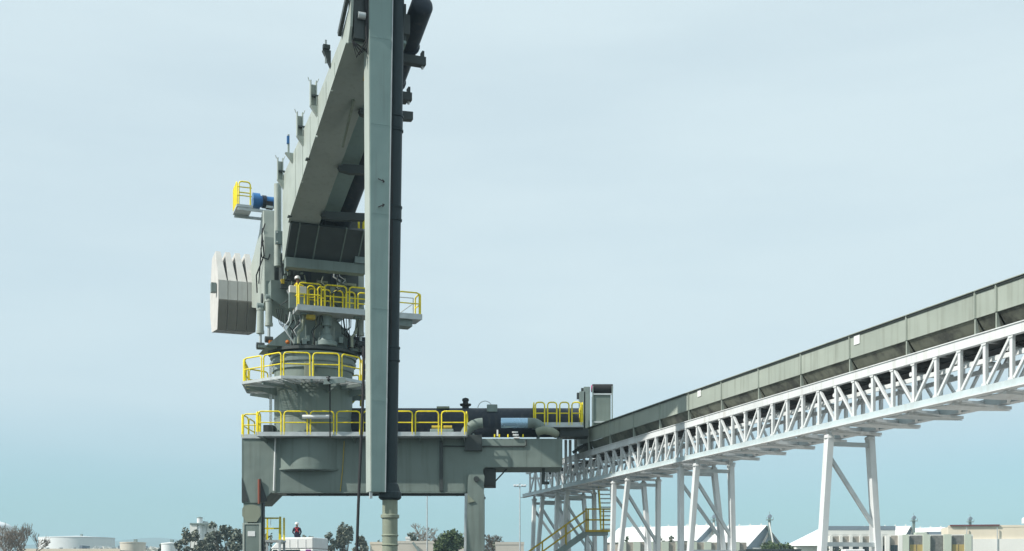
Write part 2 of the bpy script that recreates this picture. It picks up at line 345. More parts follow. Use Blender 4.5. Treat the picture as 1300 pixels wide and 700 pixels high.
# higher deck at the delivery end
HD = 9.02
MB().box((PX(676), PY0+0.2, HD-0.09), (PX(741), PY1+0.5, HD)).build('upper_deck', 'galvanised', SU)
for u in (684, 738):
    for y in (PY0+0.35, PY1+0.3):
        if PX(u) < PX(714): MB().box((PX(u)-0.05, y-0.05, ZD+0.05), (PX(u)+0.05, y+0.05, HD-0.09)).build('deck_post', 'machine_paint', SU)
rail_panels([(PX(678), PY1+0.4), (PX(678), PY0+0.25), (PX(740), PY0+0.25), (PX(740), PY1+0.4), (PX(678), PY1+0.4)], SU, HD, step=0.55)
MB().box((PX(712), PY0+0.6, 8.55), (PX(748), PY0+1.9, HD-0.1)).build('chute_frame', 'dark_machine', SU)
# ---- delivery conveyor tube along the portal
pz = 9.33; py = 56.75
tubep = MB().tube((-7.9, py, pz), (PX(737), py, pz), 0.70, n=28).build('conveyor_tube', 'navy_pipe', SU)
for u in (515, 560, 620, 668, 700): MB().lathe([(0.705, -0.05), (0.76, -0.05), (0.76, 0.05), (0.705, 0.05)]).build('tube_flange', 'navy_pipe', tubep).matrix_basis = Matrix.Translation(Vector((PX(u, py), py, pz)) - SU.location) @ Matrix.Rotation(R(90), 4, 'Y')
MB().cbox((PX(625, py), py-0.35, pz+0.62), (0.5, 0.5, 0.36)).build('inspection_hatch', 'machine_paint', tubep, bevel=0.03)
MB().path([(PX(616, py)+0.35*math.cos(R(a))*1.0, py-0.3, pz+0.62+0.38*math.sin(R(a))) for a in range(0, 181, 20)], 0.02).build('hatch_handle', 'galvanised', tubep)
MB().lathe([(0.16, 0.0), (0.16, 0.12), (0.26, 0.16), (0.28, 0.24), (0.13, 0.27), (0.13, 0.36), (0.17, 0.40), (0.15, 0.50), (0.0, 0.55)], (PX(591, py), py, pz+0.66)).build('vent_cap', 'rubber', tubep)
MB().cbox((PX(563, py), py-0.28, pz+0.68), (0.6, 0.3, 0.10)).build('cover_plate', 'pale_pipe', tubep)
MB().cbox((PX(568, py), py-0.7, pz+0.45), (0.06, 0.03, 0.08)).build('cover_plate', 'white_paint', tubep)
for u in (470, 540, 600, 655, 710): MB().prism([(-0.6, 8.41), (0.6, 8.41), (0.35, 8.95), (-0.35, 8.95)], lambda a, b, d: (d, py+a, b), PX(u)-0.04, PX(u)+0.04).build('saddle', 'machine_paint', tubep)
for u, c in ((553, 'machine_paint'), (568, 'machine_paint')):
    o = MB().cbox((PX(u), PY0+0.35, 8.66), (0.55, 0.35, 0.36)).build('pump_unit', c, SU, bevel=0.03)
    MB().tube((PX(u)-0.2, PY0+0.3, 8.92), (PX(u)+0.2, PY0+0.3, 8.92), 0.09).build('pump_motor', 'ochre_paint', o)
# ---- fan duct with silver silencer
yd = PY0+0.05; zt = PZ(537)
MB().tube((PX(636), yd, zt), (PX(670), yd, zt), 0.235, n=24).build('silencer', 'silver_clad', SU)
for u in (638, 653, 667): MB().lathe([(0.238, -0.02), (0.252, -0.02), (0.252, 0.02), (0.238, 0.02)]).build('silencer_band', 'galvanised', SU).matrix_basis = Matrix.Translation(Vector((PX(u), yd, zt)) - SU.location) @ Matrix.Rotation(R(90), 4, 'Y')
MB().path([(PX(636)-0.85+0.85*math.sin(R(a)), yd+0.02, zt-0.72+0.72*math.cos(R(a))) for a in range(-90, 1, 10)][0:] , 0.24, 14).build('duct_elbow', 'portal_paint', SU)
MB().path([(PX(670)+0.0, yd+0.02, zt)] + [(PX(670)+0.2+0.45*math.sin(R(a)), yd+0.02, zt-0.42+0.42*math.cos(R(a))) for a in range(0, 91, 12)] , 0.24, 14).build('duct_elbow', 'portal_paint', SU)
MB().path([(PX(682), yd-0.15, PZ(549)), (PX(690), yd-0.28, PZ(547)), (PX(700), yd-0.22, PZ(548.5)), (PX(706), yd+0.1, PZ(551))], 0.19, 14).build('flexible_hose', 'pale_pipe', SU)
for v, a in ((549, 650), (552.5, 651), (556, 652)): MB().box((PX(a), PY0-0.1, PZ(v)-0.03), (PX(a+7.5), PY0+0.1, PZ(v)+0.03)).build('terminal_strip', 'white_paint', SU)
MB().box((PX(630.5), PY0-0.05, PZ(554)), (PX(632.5), PY0+0.05, PZ(546))).build('warning_plate', 'white_paint', SU)
for u in (628, 634, 645, 664): MB().tube((PX(u), PY0-0.02, ZD+0.05), (PX(u), PY0-0.02, ZD+0.2), 0.035).build('grease_nipple', 'yellow_paint', SU)

# ---- slewing column
MB().lathe([(0.0, 6.85), (1.84, 6.85), (1.84, 6.9), (1.90, 6.9), (1.90, 6.98), (1.84, 6.98), (1.84, 11.6)], (PC.x, PC.y, 0), 48).build('slewing_column', 'portal_paint', SU)
MB().lathe([(1.84, 11.6), (1.92, 11.62), (1.92, 11.9), (2.0, 11.92), (2.02, 12.05), (1.93, 12.07), (1.93, 12.2), (2.03, 12.22), (2.03, 12.34), (1.7, 12.36), (1.7, 12.46)], (PC.x, PC.y, 0), 48).build('slewing_ring', 'machine_paint', SU)
MB().lathe([(1.75, 12.40), (2.12, 12.42), (2.12, 12.56), (0, 12.57)], (PC.x, PC.y, 0), 48).build('turntable', 'dark_machine', SU)
for i, z in enumerate((9.35, 10.6)): MB().lathe([(1.842, z), (1.856, z+0.01), (1.856, z+0.05), (1.842, z+0.06)], (PC.x, PC.y, 0), 48).build('column_seam', 'portal_paint', SU)
ang = R(192)
c = Vector((PC.x+1.86*math.cos(ang), PC.y+1.86*math.sin(ang), 9.4))
MB().lathe([(0, -0.02), (0.42, -0.02), (0.42, 0.08), (0, 0.08)], n=20).build('access_hatch', 'dark_machine', SU).matrix_basis = Matrix.Translation(c-SU.location) @ Matrix.Rotation(ang, 4, 'Z') @ Matrix.Rotation(R(90), 4, 'Y')
MB().tube(at(384, 529.5, 54.0), at(420, 529.5, 54.0), 0.095).build('light_tube', 'white_paint', SU)
MB().box(at(334, 553, 55.2), at(349, 541, 55.6)).build('control_box', 'dark_machine', SU, bevel=0.02)
# column ladder
a0 = R(200); er = Vector((math.cos(a0), math.sin(a0), 0)); et = Vector((-er.y, er.x, 0)); bc = PC + er*2.02
lad = MB()
for s in (-0.22, 0.22): lad.bar(bc+et*s+Vector((0,0,8.45)), bc+et*s+Vector((0,0,12.0)), 0.05)
lado = lad.build('ladder', 'galvanised', SU)
for k in range(12): MB().tube(bc-et*0.22+Vector((0,0,8.7+0.28*k)), bc+et*0.22+Vector((0,0,8.7+0.28*k)), 0.018, n=6).build('rung', 'galvanised', lado)
# ring platform round the column
ZP, RP = 10.93, 3.46
oct_ = [(PC.x+RP*math.cos(R(22.5+45*k+8)), PC.y+RP*math.sin(R(22.5+45*k+8))) for k in range(9)]
inn = [(PC.x+1.86*math.cos(R(22.5+45*k+8)), PC.y+1.86*math.sin(R(22.5+45*k+8))) for k in range(9)]
for k in range(8):
    a, b, c_, d = oct_[k], oct_[k+1], inn[k+1], inn[k]
    q = lambda f: [(p[0]*(1-f)+PC.x*f, p[1]*(1-f)+PC.y*f) for p in (a, b)]
    mm = MB(); top = [(*p, ZP) for p in (a, b, c_, d)]; bot = [(*p, ZP-0.10) for p in (a, b, c_, d)]
    V3 = lambda p, z: Vector((p[0], p[1], z))
    for e0, e1 in ((a, b), (d, c_), (a, d)): mm.bar(V3(e0, ZP-0.05), V3(e1, ZP-0.05), 0.05, 0.13)
    for g in range(20):
        f = (g+0.5)/20; mm.bar(V3(a, ZP-0.02).lerp(V3(d, ZP-0.02), f), V3(b, ZP-0.02).lerp(V3(c_, ZP-0.02), f), 0.018, 0.035)
    for g in range(1, 6): mm.bar(V3(a, ZP-0.06).lerp(V3(b, ZP-0.06), g/6), V3(d, ZP-0.06).lerp(V3(c_, ZP-0.06), g/6), 0.03, 0.05)
    pl = mm.build('ring_platform', 'galvanised', SU)
    dv = (Vector((*a, 0))-PC).normalized()
    MB().prism([(1.82, ZP-0.5), (1.82, ZP-0.17), (3.3, ZP-0.17), (3.3, ZP-0.24)], lambda r_, z_, t_: PC+dv*r_+Vector((-dv.y, dv.x, 0))*t_+Vector((0,0,z_-0.003)), -0.03, 0.03).build('platform_bracket', 'machine_paint', pl)
    dm = ((Vector((*a, 0))+Vector((*b, 0)))/2-PC).normalized()
    MB().bar(PC+dm*1.9+Vector((0,0,ZP-0.17)), PC+dm*3.15+Vector((0,0,ZP-0.17)), 0.1, 0.13).build('platform_joist', 'machine_paint', pl)
rail_panels([(PC.x+(RP-0.05)*math.cos(R(22.5+45*k+8)), PC.y+(RP-0.05)*math.sin(R(22.5+45*k+8))) for k in range(9)], SU, ZP, toe=False)
MB().path([at(417, 478, 53.0)+Vector((0.12*math.sin(i*2.4)*(1-i/14), -0.1*math.cos(i*1.9), -0.02*i)) for i in range(12)], 0.022).build('cable_coil', 'rubber', SU)
MB().path([at(418, 482, 53.0), at(419, 500, 53.8), at(419, 555, 54.0)], 0.03).build('cable', 'rubber', SU)
MB().prism([(PX(419), PZ(488, 53)), (PX(446), PZ(486, 53)), (PX(446), PZ(479, 53)), (PX(420), PZ(482, 53))], xz, 53.02, 53.1).build('splash_plate', 'machine_paint', SU)
MB().box(at(386, 478, 54.0), at(400, 461, 54.3)).build('ring_cabinet', 'pale_pipe', SU, bevel=0.02)

# ---- superstructure (slewed frame)
fx = lambda a, b, d: (a, d, b)
MB(SL).prism([(-2.4, 12.58), (2.25, 12.58), (0.85, 13.95), (-0.85, 13.95)], fx, -1.25, 1.25).build('pedestal', 'machine_paint', SU)
MB(SL).prism([(-0.85, 13.952), (0.85, 13.952), (2.3, 15.0), (2.3, 15.6), (-2.2, 15.6), (-2.2, 14.75)], fx, -1.2, 1.2).build('pivot_yoke', 'portal_paint', SU)
for s in (-1, 1):
    MB(SL).tube((s*1.45, -1.32, 12.78), (s*1.45, -1.25, 12.78), 0.0, 0.1).build('lock_tag', 'orange_paint', SU)
    MB(SL).cbox((s*2.2, -1.05, 12.72), (0.16, 0.35, 0.2)).build('lock_block', 'orange_paint', SU)
for x in (-1.3, -0.6, 0.75, 1.5): MB(SL).box((x-0.03, -1.33, 12.58), (x+0.03, -1.252, 13.6 if abs(x) < 1 else 13.2)).build('stiffener', 'machine_paint', SU)
# slewing drive
dr = MB(SL).lathe([(0.44, 12.58), (0.50, 12.62), (0.50, 12.80), (0.40, 12.86), (0.28, 13.1), (0.20, 13.15), (0.20, 13.4), (0.13, 13.42), (0.13, 13.52), (0.24, 13.54), (0.24, 13.95), (0.27, 13.96), (0.27, 14.08), (0.0, 14.12)], (0.25, -1.75, 0), 20).build('slew_drive', 'machine_paint', SU)
MB(SL).lathe([(0.275, 13.97), (0.285, 13.97), (0.285, 14.06), (0.275, 14.06)], (0.25, -1.75, 0), 20).build('fan_cover', 'pale_pipe', dr)
for x in (-0.95, 1.55):
    MB(SL).path([(x+0.12, -2.0, 14.0), (x+0.05, -1.95, 13.3), (x-0.12, -1.9, 13.1), (x-0.12, -1.9, 12.62)], 0.07, 8).build('hydraulic_pipe', 'pale_pipe', SU)
    MB(SL).cbox((x+0.12, -2.05, 14.02), (0.36, 0.3, 0.2)).build('valve_block', 'machine_paint', SU)
MB(SL).cbox((-0.55, -2.1, 13.82), (0.42, 0.3, 0.22)).build('valve_block', 'ochre_paint', SU, bevel=0.05)
# luffing cylinders
def cyl(x, y, z0, z1, zr, r=0.16):
    o = MB(SL).tube((x, y, z0), (x, y, z1), r, n=16).tube((x, y, z0-0.02), (x, y, z0+0.12), r*1.15, n=16).tube((x, y, z1-0.1), (x, y, z1), r*1.15, n=16).build('luffing_cylinder', 'boom_paint', SU)
    MB(SL).tube((x, y, zr), (x, y, z0), r*0.42, n=10).build('piston_rod', 'galvanised', o)
    MB(SL).tube((x-0.18, y, zr), (x+0.18, y, zr), 0.15, n=12).build('rod_eye', 'dark_machine', o)
    MB(SL).tube((x-0.15, y, z1+0.08), (x+0.15, y, z1+0.08), 0.17, n=12).build('cylinder_eye', 'machine_paint', o)
cyl(-2.62, -0.75, 13.2, 14.35, 12.62); cyl(-2.25, -0.9, 13.55, 14.75, 12.9); cyl(1.95, -1.4, 13.3, 14.4, 12.9)
MB(SL).box((-2.75, -1.0, 12.5), (-1.9, -0.4, 12.62)).build('cylinder_bracket', 'machine_paint', SU)
for k in range(4):
    MB(SL).path([(-1.95+0.1*k, -1.1, 14.3), (-1.8+0.06*k, -1.15, 13.6-0.06*k), (-1.4, -1.2, 13.55-0.05*k), (-1.1, -1.22, 13.9)], 0.016).build('hose', 'rubber', SU)
    MB(SL).path([(1.0+0.12*k, -1.5, 14.2), (1.05+0.12*k, -1.5, 13.3-0.1*k), (1.5, -1.5, 13.1), (1.9, -1.45, 13.4)], 0.018).build('hose', 'rubber', SU)
MB(SL).box((1.55, -1.1, 12.58), (2.9, -0.5, 13.3)).build('oil_tank', 'navy_pipe', SU)
rr = random.Random(3)
for k in range(7):
    p = Vector((2.1+rr.uniform(-.2,.5), -1.6+rr.uniform(-.3,.3), 12.9)); MB(SL).path([p, p+Vector((rr.uniform(-.3,.3), .1, -.5)), p+Vector((rr.uniform(-.3,.3), 0, -1.0)), p+Vector((rr.uniform(-.2,.2), 0, -1.7))], 0.025).build('cable', 'rubber', SU)
for k in range(5): MB(SL).bar((2.15, -1.9, 12.7-0.3*k), (2.55, -1.9, 12.78-0.3*k), 0.05).build('cable_rung', 'galvanised', SU)
# platform at pivot level
ZU = 14.2
pfd = MB(SL).box((-1.25, -2.55, ZU-0.18), (4.62, -1.45, ZU)).build('pivot_platform', 'galvanised', SU)
MB(SL).box((3.2, -2.4, ZU-0.5), (4.2, -1.6, ZU-0.185)).build('platform_joist', 'machine_paint', pfd)
MB(SL).box((-1.25, -2.62, ZU-0.2), (4.62, -2.555, ZU+0.06)).build('edge_angle', 'galvanised', pfd)
rail_panels([(-1.22, -1.5), (-1.22, -2.5), (4.58, -2.5), (4.58, -1.5)], SU, ZU, T=SL, toe=False)
rail_panels([(-0.6, -1.55), (2.3, -1.55)], SU, ZU, T=SL, toe=False, step=0.58)
rail_panels([(-1.22, -2.0), (0.2, -2.05)], SU, ZU, T=SL, toe=False, step=0.5)
MB(SL).path([(3.5, -1.5, ZU+1.05), (4.5, -1.5, ZU+1.05), (4.5, -1.5, ZU)], 0.03).path([(3.6, -1.5, ZU+0.1), (4.5, -1.5, ZU+0.8)], 0.025).build('stair_rail', 'galvanised', SU)
MB(SL).box((-1.5, -2.05, 14.9), (-0.72, -1.78, 15.22)).build('cable_trunk', 'white_paint', SU, bevel=0.02)
MB(SL).box((-1.5, -2.03, 14.205), (-0.74, -1.8, 14.897)).build('control_cabinet', 'machine_paint', SU)
MB(SL).box((1.1, -1.5, 14.25), (1.6, -1.22, 15.1)).build('control_cabinet', 'machine_paint', SU, bevel=0.02)
# machinery below the boom foot
MB(SL).box((-1.7, -1.2, 15.602), (1.9, 1.0, 16.9)).build('winch_house', 'dark_machine', SU)
for x in (-0.85, 0.55): MB(SL).box((x, -1.24, 15.62), (x+0.5, -1.205, 16.6)).build('access_panel', 'navy_pipe', SU)
for x, wdt in ((-0.1, 0.5), (0.95, 0.8)): MB(SL).box((x, -1.4, 15.62), (x+wdt, -1.21, 15.72)).build('step_plate', 'pale_pipe', SU)
rr = random.Random(5)
for k in range(9):
    p = Vector((rr.uniform(-1.75, -0.7), -1.55, rr.uniform(15.3, 16.1))); MB(SL).cbox(p, (rr.uniform(.08,.3), .2, rr.uniform(.06,.22))).build('valve_block', rr.choice(['dark_machine', 'portal_paint', 'machine_paint', 'ochre_paint']), SU)
rr = random.Random(9)
for k in range(26):
    x_, z_ = rr.uniform(-1.7, 1.7), rr.uniform(15.25, 16.5); y_ = -1.42+rr.uniform(-.12, .12)
    if rr.random() < 0.5: MB(SL).cbox((x_, y_, z_), (rr.uniform(.1,.45), .18, rr.uniform(.08,.3))).build('valve_block', rr.choice(['dark_machine', 'machine_paint', 'dark_machine', 'portal_paint']), SU)
    else: MB(SL).path([(x_, y_-.1, z_), (x_+rr.uniform(-.1,.1), y_-.15, z_-.3), (x_+rr.uniform(-.5,.5), y_-.12, z_-.45), (x_+rr.uniform(-.5,.5), y_-.05, z_-.9)], rr.uniform(.02,.045), 7).build('pipe_run', rr.choice(['rubber', 'pale_pipe', 'dark_machine', 'galvanised']), SU)
for k in range(16):
    x_ = rr.uniform(-1.6, 1.8); y_ = -1.75+rr.uniform(-.35, .3)
    MB(SL).path([(x_, y_, 14.0), (x_+rr.uniform(-.1,.1), y_, 13.6), (x_+rr.uniform(-.35,.35), y_+.1, 13.3), (x_+rr.uniform(-.3,.3), y_+.1, 12.62)], rr.uniform(.018,.04), 7).build('pipe_run', rr.choice(['rubber', 'pale_pipe', 'rubber', 'galvanised', 'machine_paint']), SU)
for k in range(8): MB(SL).cbox((rr.uniform(-1.7, 1.8), -1.5, rr.uniform(12.7, 13.3)), (rr.uniform(.12,.35), .35, rr.uniform(.12,.35))).build('hydraulic_unit', rr.choice(['machine_paint', 'dark_machine', 'pale_pipe']), SU, bevel=0.02)
# luffing frame and counterweight lever
for s, x0 in ((-1, -2.38), (1, 1.9)):
    lv = MB(SL).prism([(-0.35, 14.75), (0.5, 14.6), (5.1, 15.7), (5.2, 17.1), (1.2, 18.4), (0.5, 19.1), (-0.1, 19.1), (-0.35, 17.8)], lambda a, b, d: (d, a, b), x0, x0+0.48).build('counterweight_lever', 'boom_paint', SU, bevel=0.02)
    MB(SL).box((x0+0.08, -0.375, 15.1), (x0+0.36, -0.354, 15.75)).build('cover_plate', 'machine_paint', lv)
    MB(SL).tube((x0-0.06, 0.1, 15.0), (x0-0.001, 0.1, 15.0), 0.25).build('pivot_pin', 'dark_machine', lv)
MB(SL).path([(-2.42, -0.38, 17.6), (-2.55, -0.45, 17.2), (-2.5, -0.45, 16.8), (-2.2, -0.42, 16.75), (-2.12, -0.4, 17.0)], 0.03).build('hose', 'rubber', SU)
MB(SL).path([(-2.35, -0.4, 18.4), (-2.5, -0.45, 17.9), (-2.4, -0.42, 16.9), (-2.6, 0.6, 16.2), (-2.55, 0.7, 15.4)], 0.035).build('hose', 'rubber', SU)
MB(SL).path([(-2.46, -0.3, 18.2), (-2.5, -0.3, 17.4), (-2.44, 0.9, 15.9)], 0.03).build('hose', 'navy_pipe', SU)
mst = MB(SL).tube((-1.86, -1.0, 16.3), (-1.86, -1.0, 20.1), 0.17, n=18).build('mast_tube', 'boom_paint', SU)
MB(SL).box((-2.02, -1.36, 17.25), (-1.56, -1.19, 17.85)).build('mast_clamp', 'machine_paint', mst)
for x in (-1.95, -1.63):
    for z in (17.33, 17.77): MB(SL).tube((x, -1.40, z), (x, -1.361, z), 0.035, n=8).build('bolt', 'white_paint', mst)
MB(SL).tube((-1.62, -1.25, 17.24), (-1.64, -1.25, 16.7), 0.12, 0.04).build('mast_point', 'galvanised', mst)
# counterweight: four concrete slabs standing side by side
CW = lambda p: SL((p[0], p[1], p[2]+0.23))
prof = [(3.55, 15.35), (3.55, 16.35), (4.7, 18.05), (6.3, 18.05), (7.1, 16.4), (7.1, 15.3), (6.4, 14.3), (4.05, 14.0)]
x = -4.02
for k in range(4):
    up_ = [(3.55, 16.35), (4.7, 18.05), (6.3, 18.05), (7.1, 16.35)]; low_ = [(3.55, 15.35), (3.55, 16.349), (7.1, 16.349), (7.1, 15.3), (6.4, 14.3), (4.05, 14.0)]
    xr = x+0.465
    sl = MB(CW).prism(low_, lambda a, b, d: (d, a, b), x+0.012, xr).prism(up_, lambda a, b, d: (d - ((0.21 if b > 17 else 0.04) if d == xr else 0), a, b), x+0.012, xr).build('counterweight_slab', 'concrete', SU)
    MB(CW).prism([(3.53, 15.4), (3.53, 15.34), (4.03, 13.985), (4.08, 13.985), (3.56, 15.4)], lambda a, b, d: (d, a, b), x+0.02, x+0.457).build('shaded_chamfer', 'grey_concrete', sl)  # darker skin on the lower chamfer, its downward-facing shade painted in
    if k < 3: MB(CW).prism([(4.0, 15.0), (4.1, 16.6), (4.9, 17.6), (6.2, 17.6), (6.7, 16), (6, 14.6)], lambda a, b, d: (d, a, b), x+0.465, x+0.489).build('slab_spacer', 'dark_machine', sl)
    x += 0.477
MB(CW).cbox((-4.16, 4.3, 16.1), (0.25, 0.4, 0.45)).build('tie_plate', 'machine_paint', SU)
MB(CW).tube((-4.05, 5.2, 16.3), (2.2, 5.2, 16.3), 0.22).build('counterweight_axle', 'machine_paint', SU)
MB(CW).cbox((-2.09, 3.5, 15.0), (0.05, 0.1, 0.3)).build('lifting_slot', 'rubber', SU)
# motor with its platform, high on the left
MS = lambda p: SL((p[0]+0.17, p[1], p[2]))
mo = MB(MS).tube((-2.62, 0.6, 19.72), (-1.95, 0.6, 19.72), 0.27, n=20).build('luffing_motor', 'blue_motor', SU)
MB(MS).tube((-2.95, 0.6, 19.72), (-2.62, 0.6, 19.72), 0.37, n=20).build('motor_cowl', 'blue_motor', mo)
MB(MS).tube((-2.5, 0.6, 19.72), (-2.32, 0.6, 19.72), 0.30, n=20).build('motor_band', 'navy_pipe', mo)
MB(MS).cbox((-2.2, 0.35, 19.5), (0.3, 0.2, 0.35)).build('terminal_box', 'rubber', mo)
MB(MS).cbox((-2.2, 0.3, 19.38), (0.32, 0.3, 0.10)).build('motor_foot', 'galvanised', mo)
pfm = MB(MS).box((-3.75, 0.1, 19.22), (-3.0, 1.5, 19.34)).build('motor_platform', 'galvanised', SU)
MB(MS).bar((-3.7, 0.15, 19.14), (-2.0, 0.15, 19.14), 0.08, 0.12).bar((-3.7, 1.4, 19.14), (-2.0, 1.4, 19.14), 0.08, 0.12).build('platform_joist', 'galvanised', pfm)
MB(MS).prism([(-2.35, 19.2), (-1.95, 19.2), (-1.98, 18.2)], fx, 0.1, 0.2).build('motor_bracket', 'boom_paint', pfm)
rail_panels([(-3.05, 0.12), (-3.72, 0.12), (-3.72, 1.45)], SU, 19.34, T=MS, toe=False, step=0.7)
for z in (19.75, 20.15): MB(MS).path([(-3.72, 0.12, z), (-3.05, 0.12, z)], 0.026).build('railing_bar', 'yellow_paint', SU)
for k in range(6): MB(MS).tube((-3.74, 0.3+0.21*k, 19.34), (-3.74, 0.3+0.21*k, 20.38), 0.026, n=6).build('railing_bar', 'yellow_paint', SU)
MB(MS).path([(-1.95, -0.5, 19.7), (-2.1, -0.5, 20.0), (-1.95, -0.5, 20.08)], 0.015).build('hose', 'rubber', SU)

# ---- boom: tapered twin box girder
side = [(-2.3, 20.03), (-2.82, 20.05), (-6.8, 20.33), (-10.9, 20.65), (-14.35, 21.1), (-15.6, 21.6), (-15.6, 20.46), (-10.26, 19.11), (-4.2, 17.45), (-2.82, 16.2), (-2.3, 16.2)]
sx = lambda a, b, d: (d, a, b)
boom = MB(SL).prism(side, sx, -1.87, -0.58).build('boom', 'boom_paint', SU, bevel=0.015)
def zl(y):      # underside height of the boom at local y
    P = [(-15.6, 20.46), (-10.26, 19.11), (-4.2, 17.45), (-2.82, 16.2), (-0.9, 16.2)]
    for (a, b), (c, d) in zip(P[:-1], P[1:]):
        if a <= y <= c: return b+(d-b)*(y-a)/(c-a)
    return 20.46
inner = [(-2.9, 17.9), (-4.3, 17.85), (-10.3, 19.42), (-15.5, 20.8), (-15.5, 20.9), (-10.3, 19.6), (-2.9, 18.1)]
MB(SL).prism(inner, sx, -0.575, 0.25).build('belly_plate', 'leg_paint', boom)
# flange lips along the lower left edge, seam plates
for (y0, y1) in ((-4.2, -7.2), (-7.25, -10.2), (-10.3, -13.0), (-13.05, -15.6)):
    MB(SL).bar((-1.90, y0, zl(y0)-0.02), (-1.90, y1, zl(y1)-0.02), 0.10, 0.035).build('flange_lip', 'boom_paint', boom)
for y in (-5.6, -7.2, -8.8, -10.4, -11.9, -13.4): MB(SL).box((-1.883, y-0.022, zl(y)+0.05), (-1.872, y+0.03, 19.9+(-0.9-y)*0.06)).build('weld_seam', 'boom_paint', boom)
MB(SL).add([(-1.83, -4.35, 17.36), (1.75, -4.35, 17.36), (1.75, -2.95, 16.2), (-1.83, -2.95, 16.2), (-1.83, -4.25, 17.48), (1.75, -4.25, 17.48), (1.75, -2.85, 16.3), (-1.83, -2.85, 16.3)], [(0,1,2,3),(7,6,5,4),(0,4,5,1),(1,5,6,2),(2,6,7,3),(3,7,4,0)]).build('foot_plate', 'dark_machine', boom)  # dark paint, with the shade on the foot face included in its tone
MB(SL).box((-0.57, -2.84, 16.2), (1.75, -2.6, 18.3)).build('foot_bulkhead', 'dark_machine', boom)
MB(SL).box((-1.72, -15.85, 20.55), (-0.62, -15.605, 24)).build('tip_bulkhead', 'dark_machine', boom)
MB(SL).prism([(-15.6, 20.5), (-15.9, 20.9), (-16.4, 24.0), (-15.95, 24.0), (-15.6, 21.5)], sx, -1.865, -1.78).build('tip_cheek', 'boom_paint', boom)
MB(SL).tube((-1.7, -15.9, 22.3), (-1.3, -15.9, 22.3), 0.2).build('tip_pulley', 'galvanised', boom)
MB(SL).tube((-1.6, -15.95, 21.3), (-1.35, -15.95, 21.3), 0.12).build('tip_pulley', 'galvanised', boom)
MB(SL).box((-0.5, -15.3, 21.0), (0.30, -13.6, 22.3)).build('tip_drive', 'dark_machine', boom)
MB(SL).prism([(-15.4, 21.2), (-15.4, 21.9), (-9.0, 19.9), (-9.0, 19.2)], sx, 0.15, 0.42).build('tube_cradle', 'dark_machine', boom)
MB(SL).box((-1.86, -3.2, 15.75), (1.75, -2.7, 16.19)).build('boom_foot_beam', 'portal_paint', boom)  # darker paint than the boom, standing in for the shadow here
for x in (-1.45, -0.62, 0.62, 1.4): MB(SL).prism([(-2.99, 16.2), (-4.42, 17.36), (-4.3, 17.45), (-2.9, 16.25)], sx, x-0.03, x+0.03).build('foot_rib', 'portal_paint', boom)
for y, wd_ in ((-5.2, 1.2), (-8.6, 1.25), (-12.2, 1.4)):
    MB(SL).prism([(-0.62, zl(y)-0.25), (-0.7, zl(y)-0.1), (-0.5, zl(y)+0.02), (wd_, zl(y)+0.12), (wd_, zl(y)-0.18), (-0.2, zl(y)-0.32)], fx, y-0.14, y+0.14).build('cross_beam', 'dark_machine', boom)
for (a, b) in ((-4.6, -5.1), (-8.7, -9.2)): MB(SL).cbox((-1.95, a, zl(a)+0.0), (0.16, 0.25, 0.06)).build('lifting_lug', 'dark_machine', boom)
pv = MB(SL).tube((-0.2, -3.3, 17.6), (0.5, -3.3, 17.6), 0.45, n=20).build('boom_drum', 'rubber', boom)
MB(SL).cbox((0.1, -3.75, 17.5), (0.08, 0.1, 0.14)).build('drum_lug', 'white_paint', boom)
# boom conveyor tube
pa, pb = Vector((0.55, -3.0, 17.6)), Vector((0.80, -15.6, 22.2))
ct = MB(SL).tube(pa, pb, 0.40, n=28).build('boom_conveyor', 'navy_pipe', boom)
dirp = (pb-pa).normalized()
MB(SL).path([pb, pb+dirp*0.12, pb+dirp*0.22, pb+dirp*0.27], [0.40, 0.35, 0.23, 0.07], 24).build('end_dome', 'navy_pipe', ct)
for t in (0.55, 0.72, 0.86):
    p = pa.lerp(pb, t)
    MB(SL).box((p.x-0.75, p.y-0.16, p.z-0.72), (p.x+0.66, p.y+0.16, p.z-0.42)).build('tube_bracket', 'dark_machine', ct)
    MB(SL).box((p.x+0.52, p.y-0.14, p.z-0.42), (p.x+0.60, p.y+0.14, p.z-0.2)).build('bracket_lug', 'dark_machine', ct)
    MB(SL).tube((p.x+0.56, p.y, p.z-0.82), (p.x+0.56, p.y, p.z-0.72), 0.05, n=8).build('bolt', 'white_paint', ct)
    MB(SL).tube(p-dirp*0.04, p+dirp*0.04, 0.46, n=24).build('tube_flange', 'navy_pipe', ct)
p = pa.lerp(pb, 0.66); MB(SL).cbox(p+Vector((0.6, 0, -0.1)), (0.24, 0.3, 0.25)).build('sensor_box', 'dark_machine', ct, bevel=0.04)
# floodlight and yellow guard beside the boom
MB(SL).path([(1.35, -3.6, 17.3), (1.35, -3.6, 18.2), (1.7, -3.6, 18.3), (1.7, -3.6, 17.3)], 0.05).path([(1.5, -3.65, 17.2), (1.6, -3.65, 18.1)], 0.07).path([(1.45, -3.65, 17.5), (1.75, -3.65, 17.9)], 0.06).build('guard_rail', 'yellow_paint', boom)
MB(SL).box((1.25, -3.3, 16.2), (1.95, -2.9, 17.25)).build('drive_cover', 'machine_paint', boom)
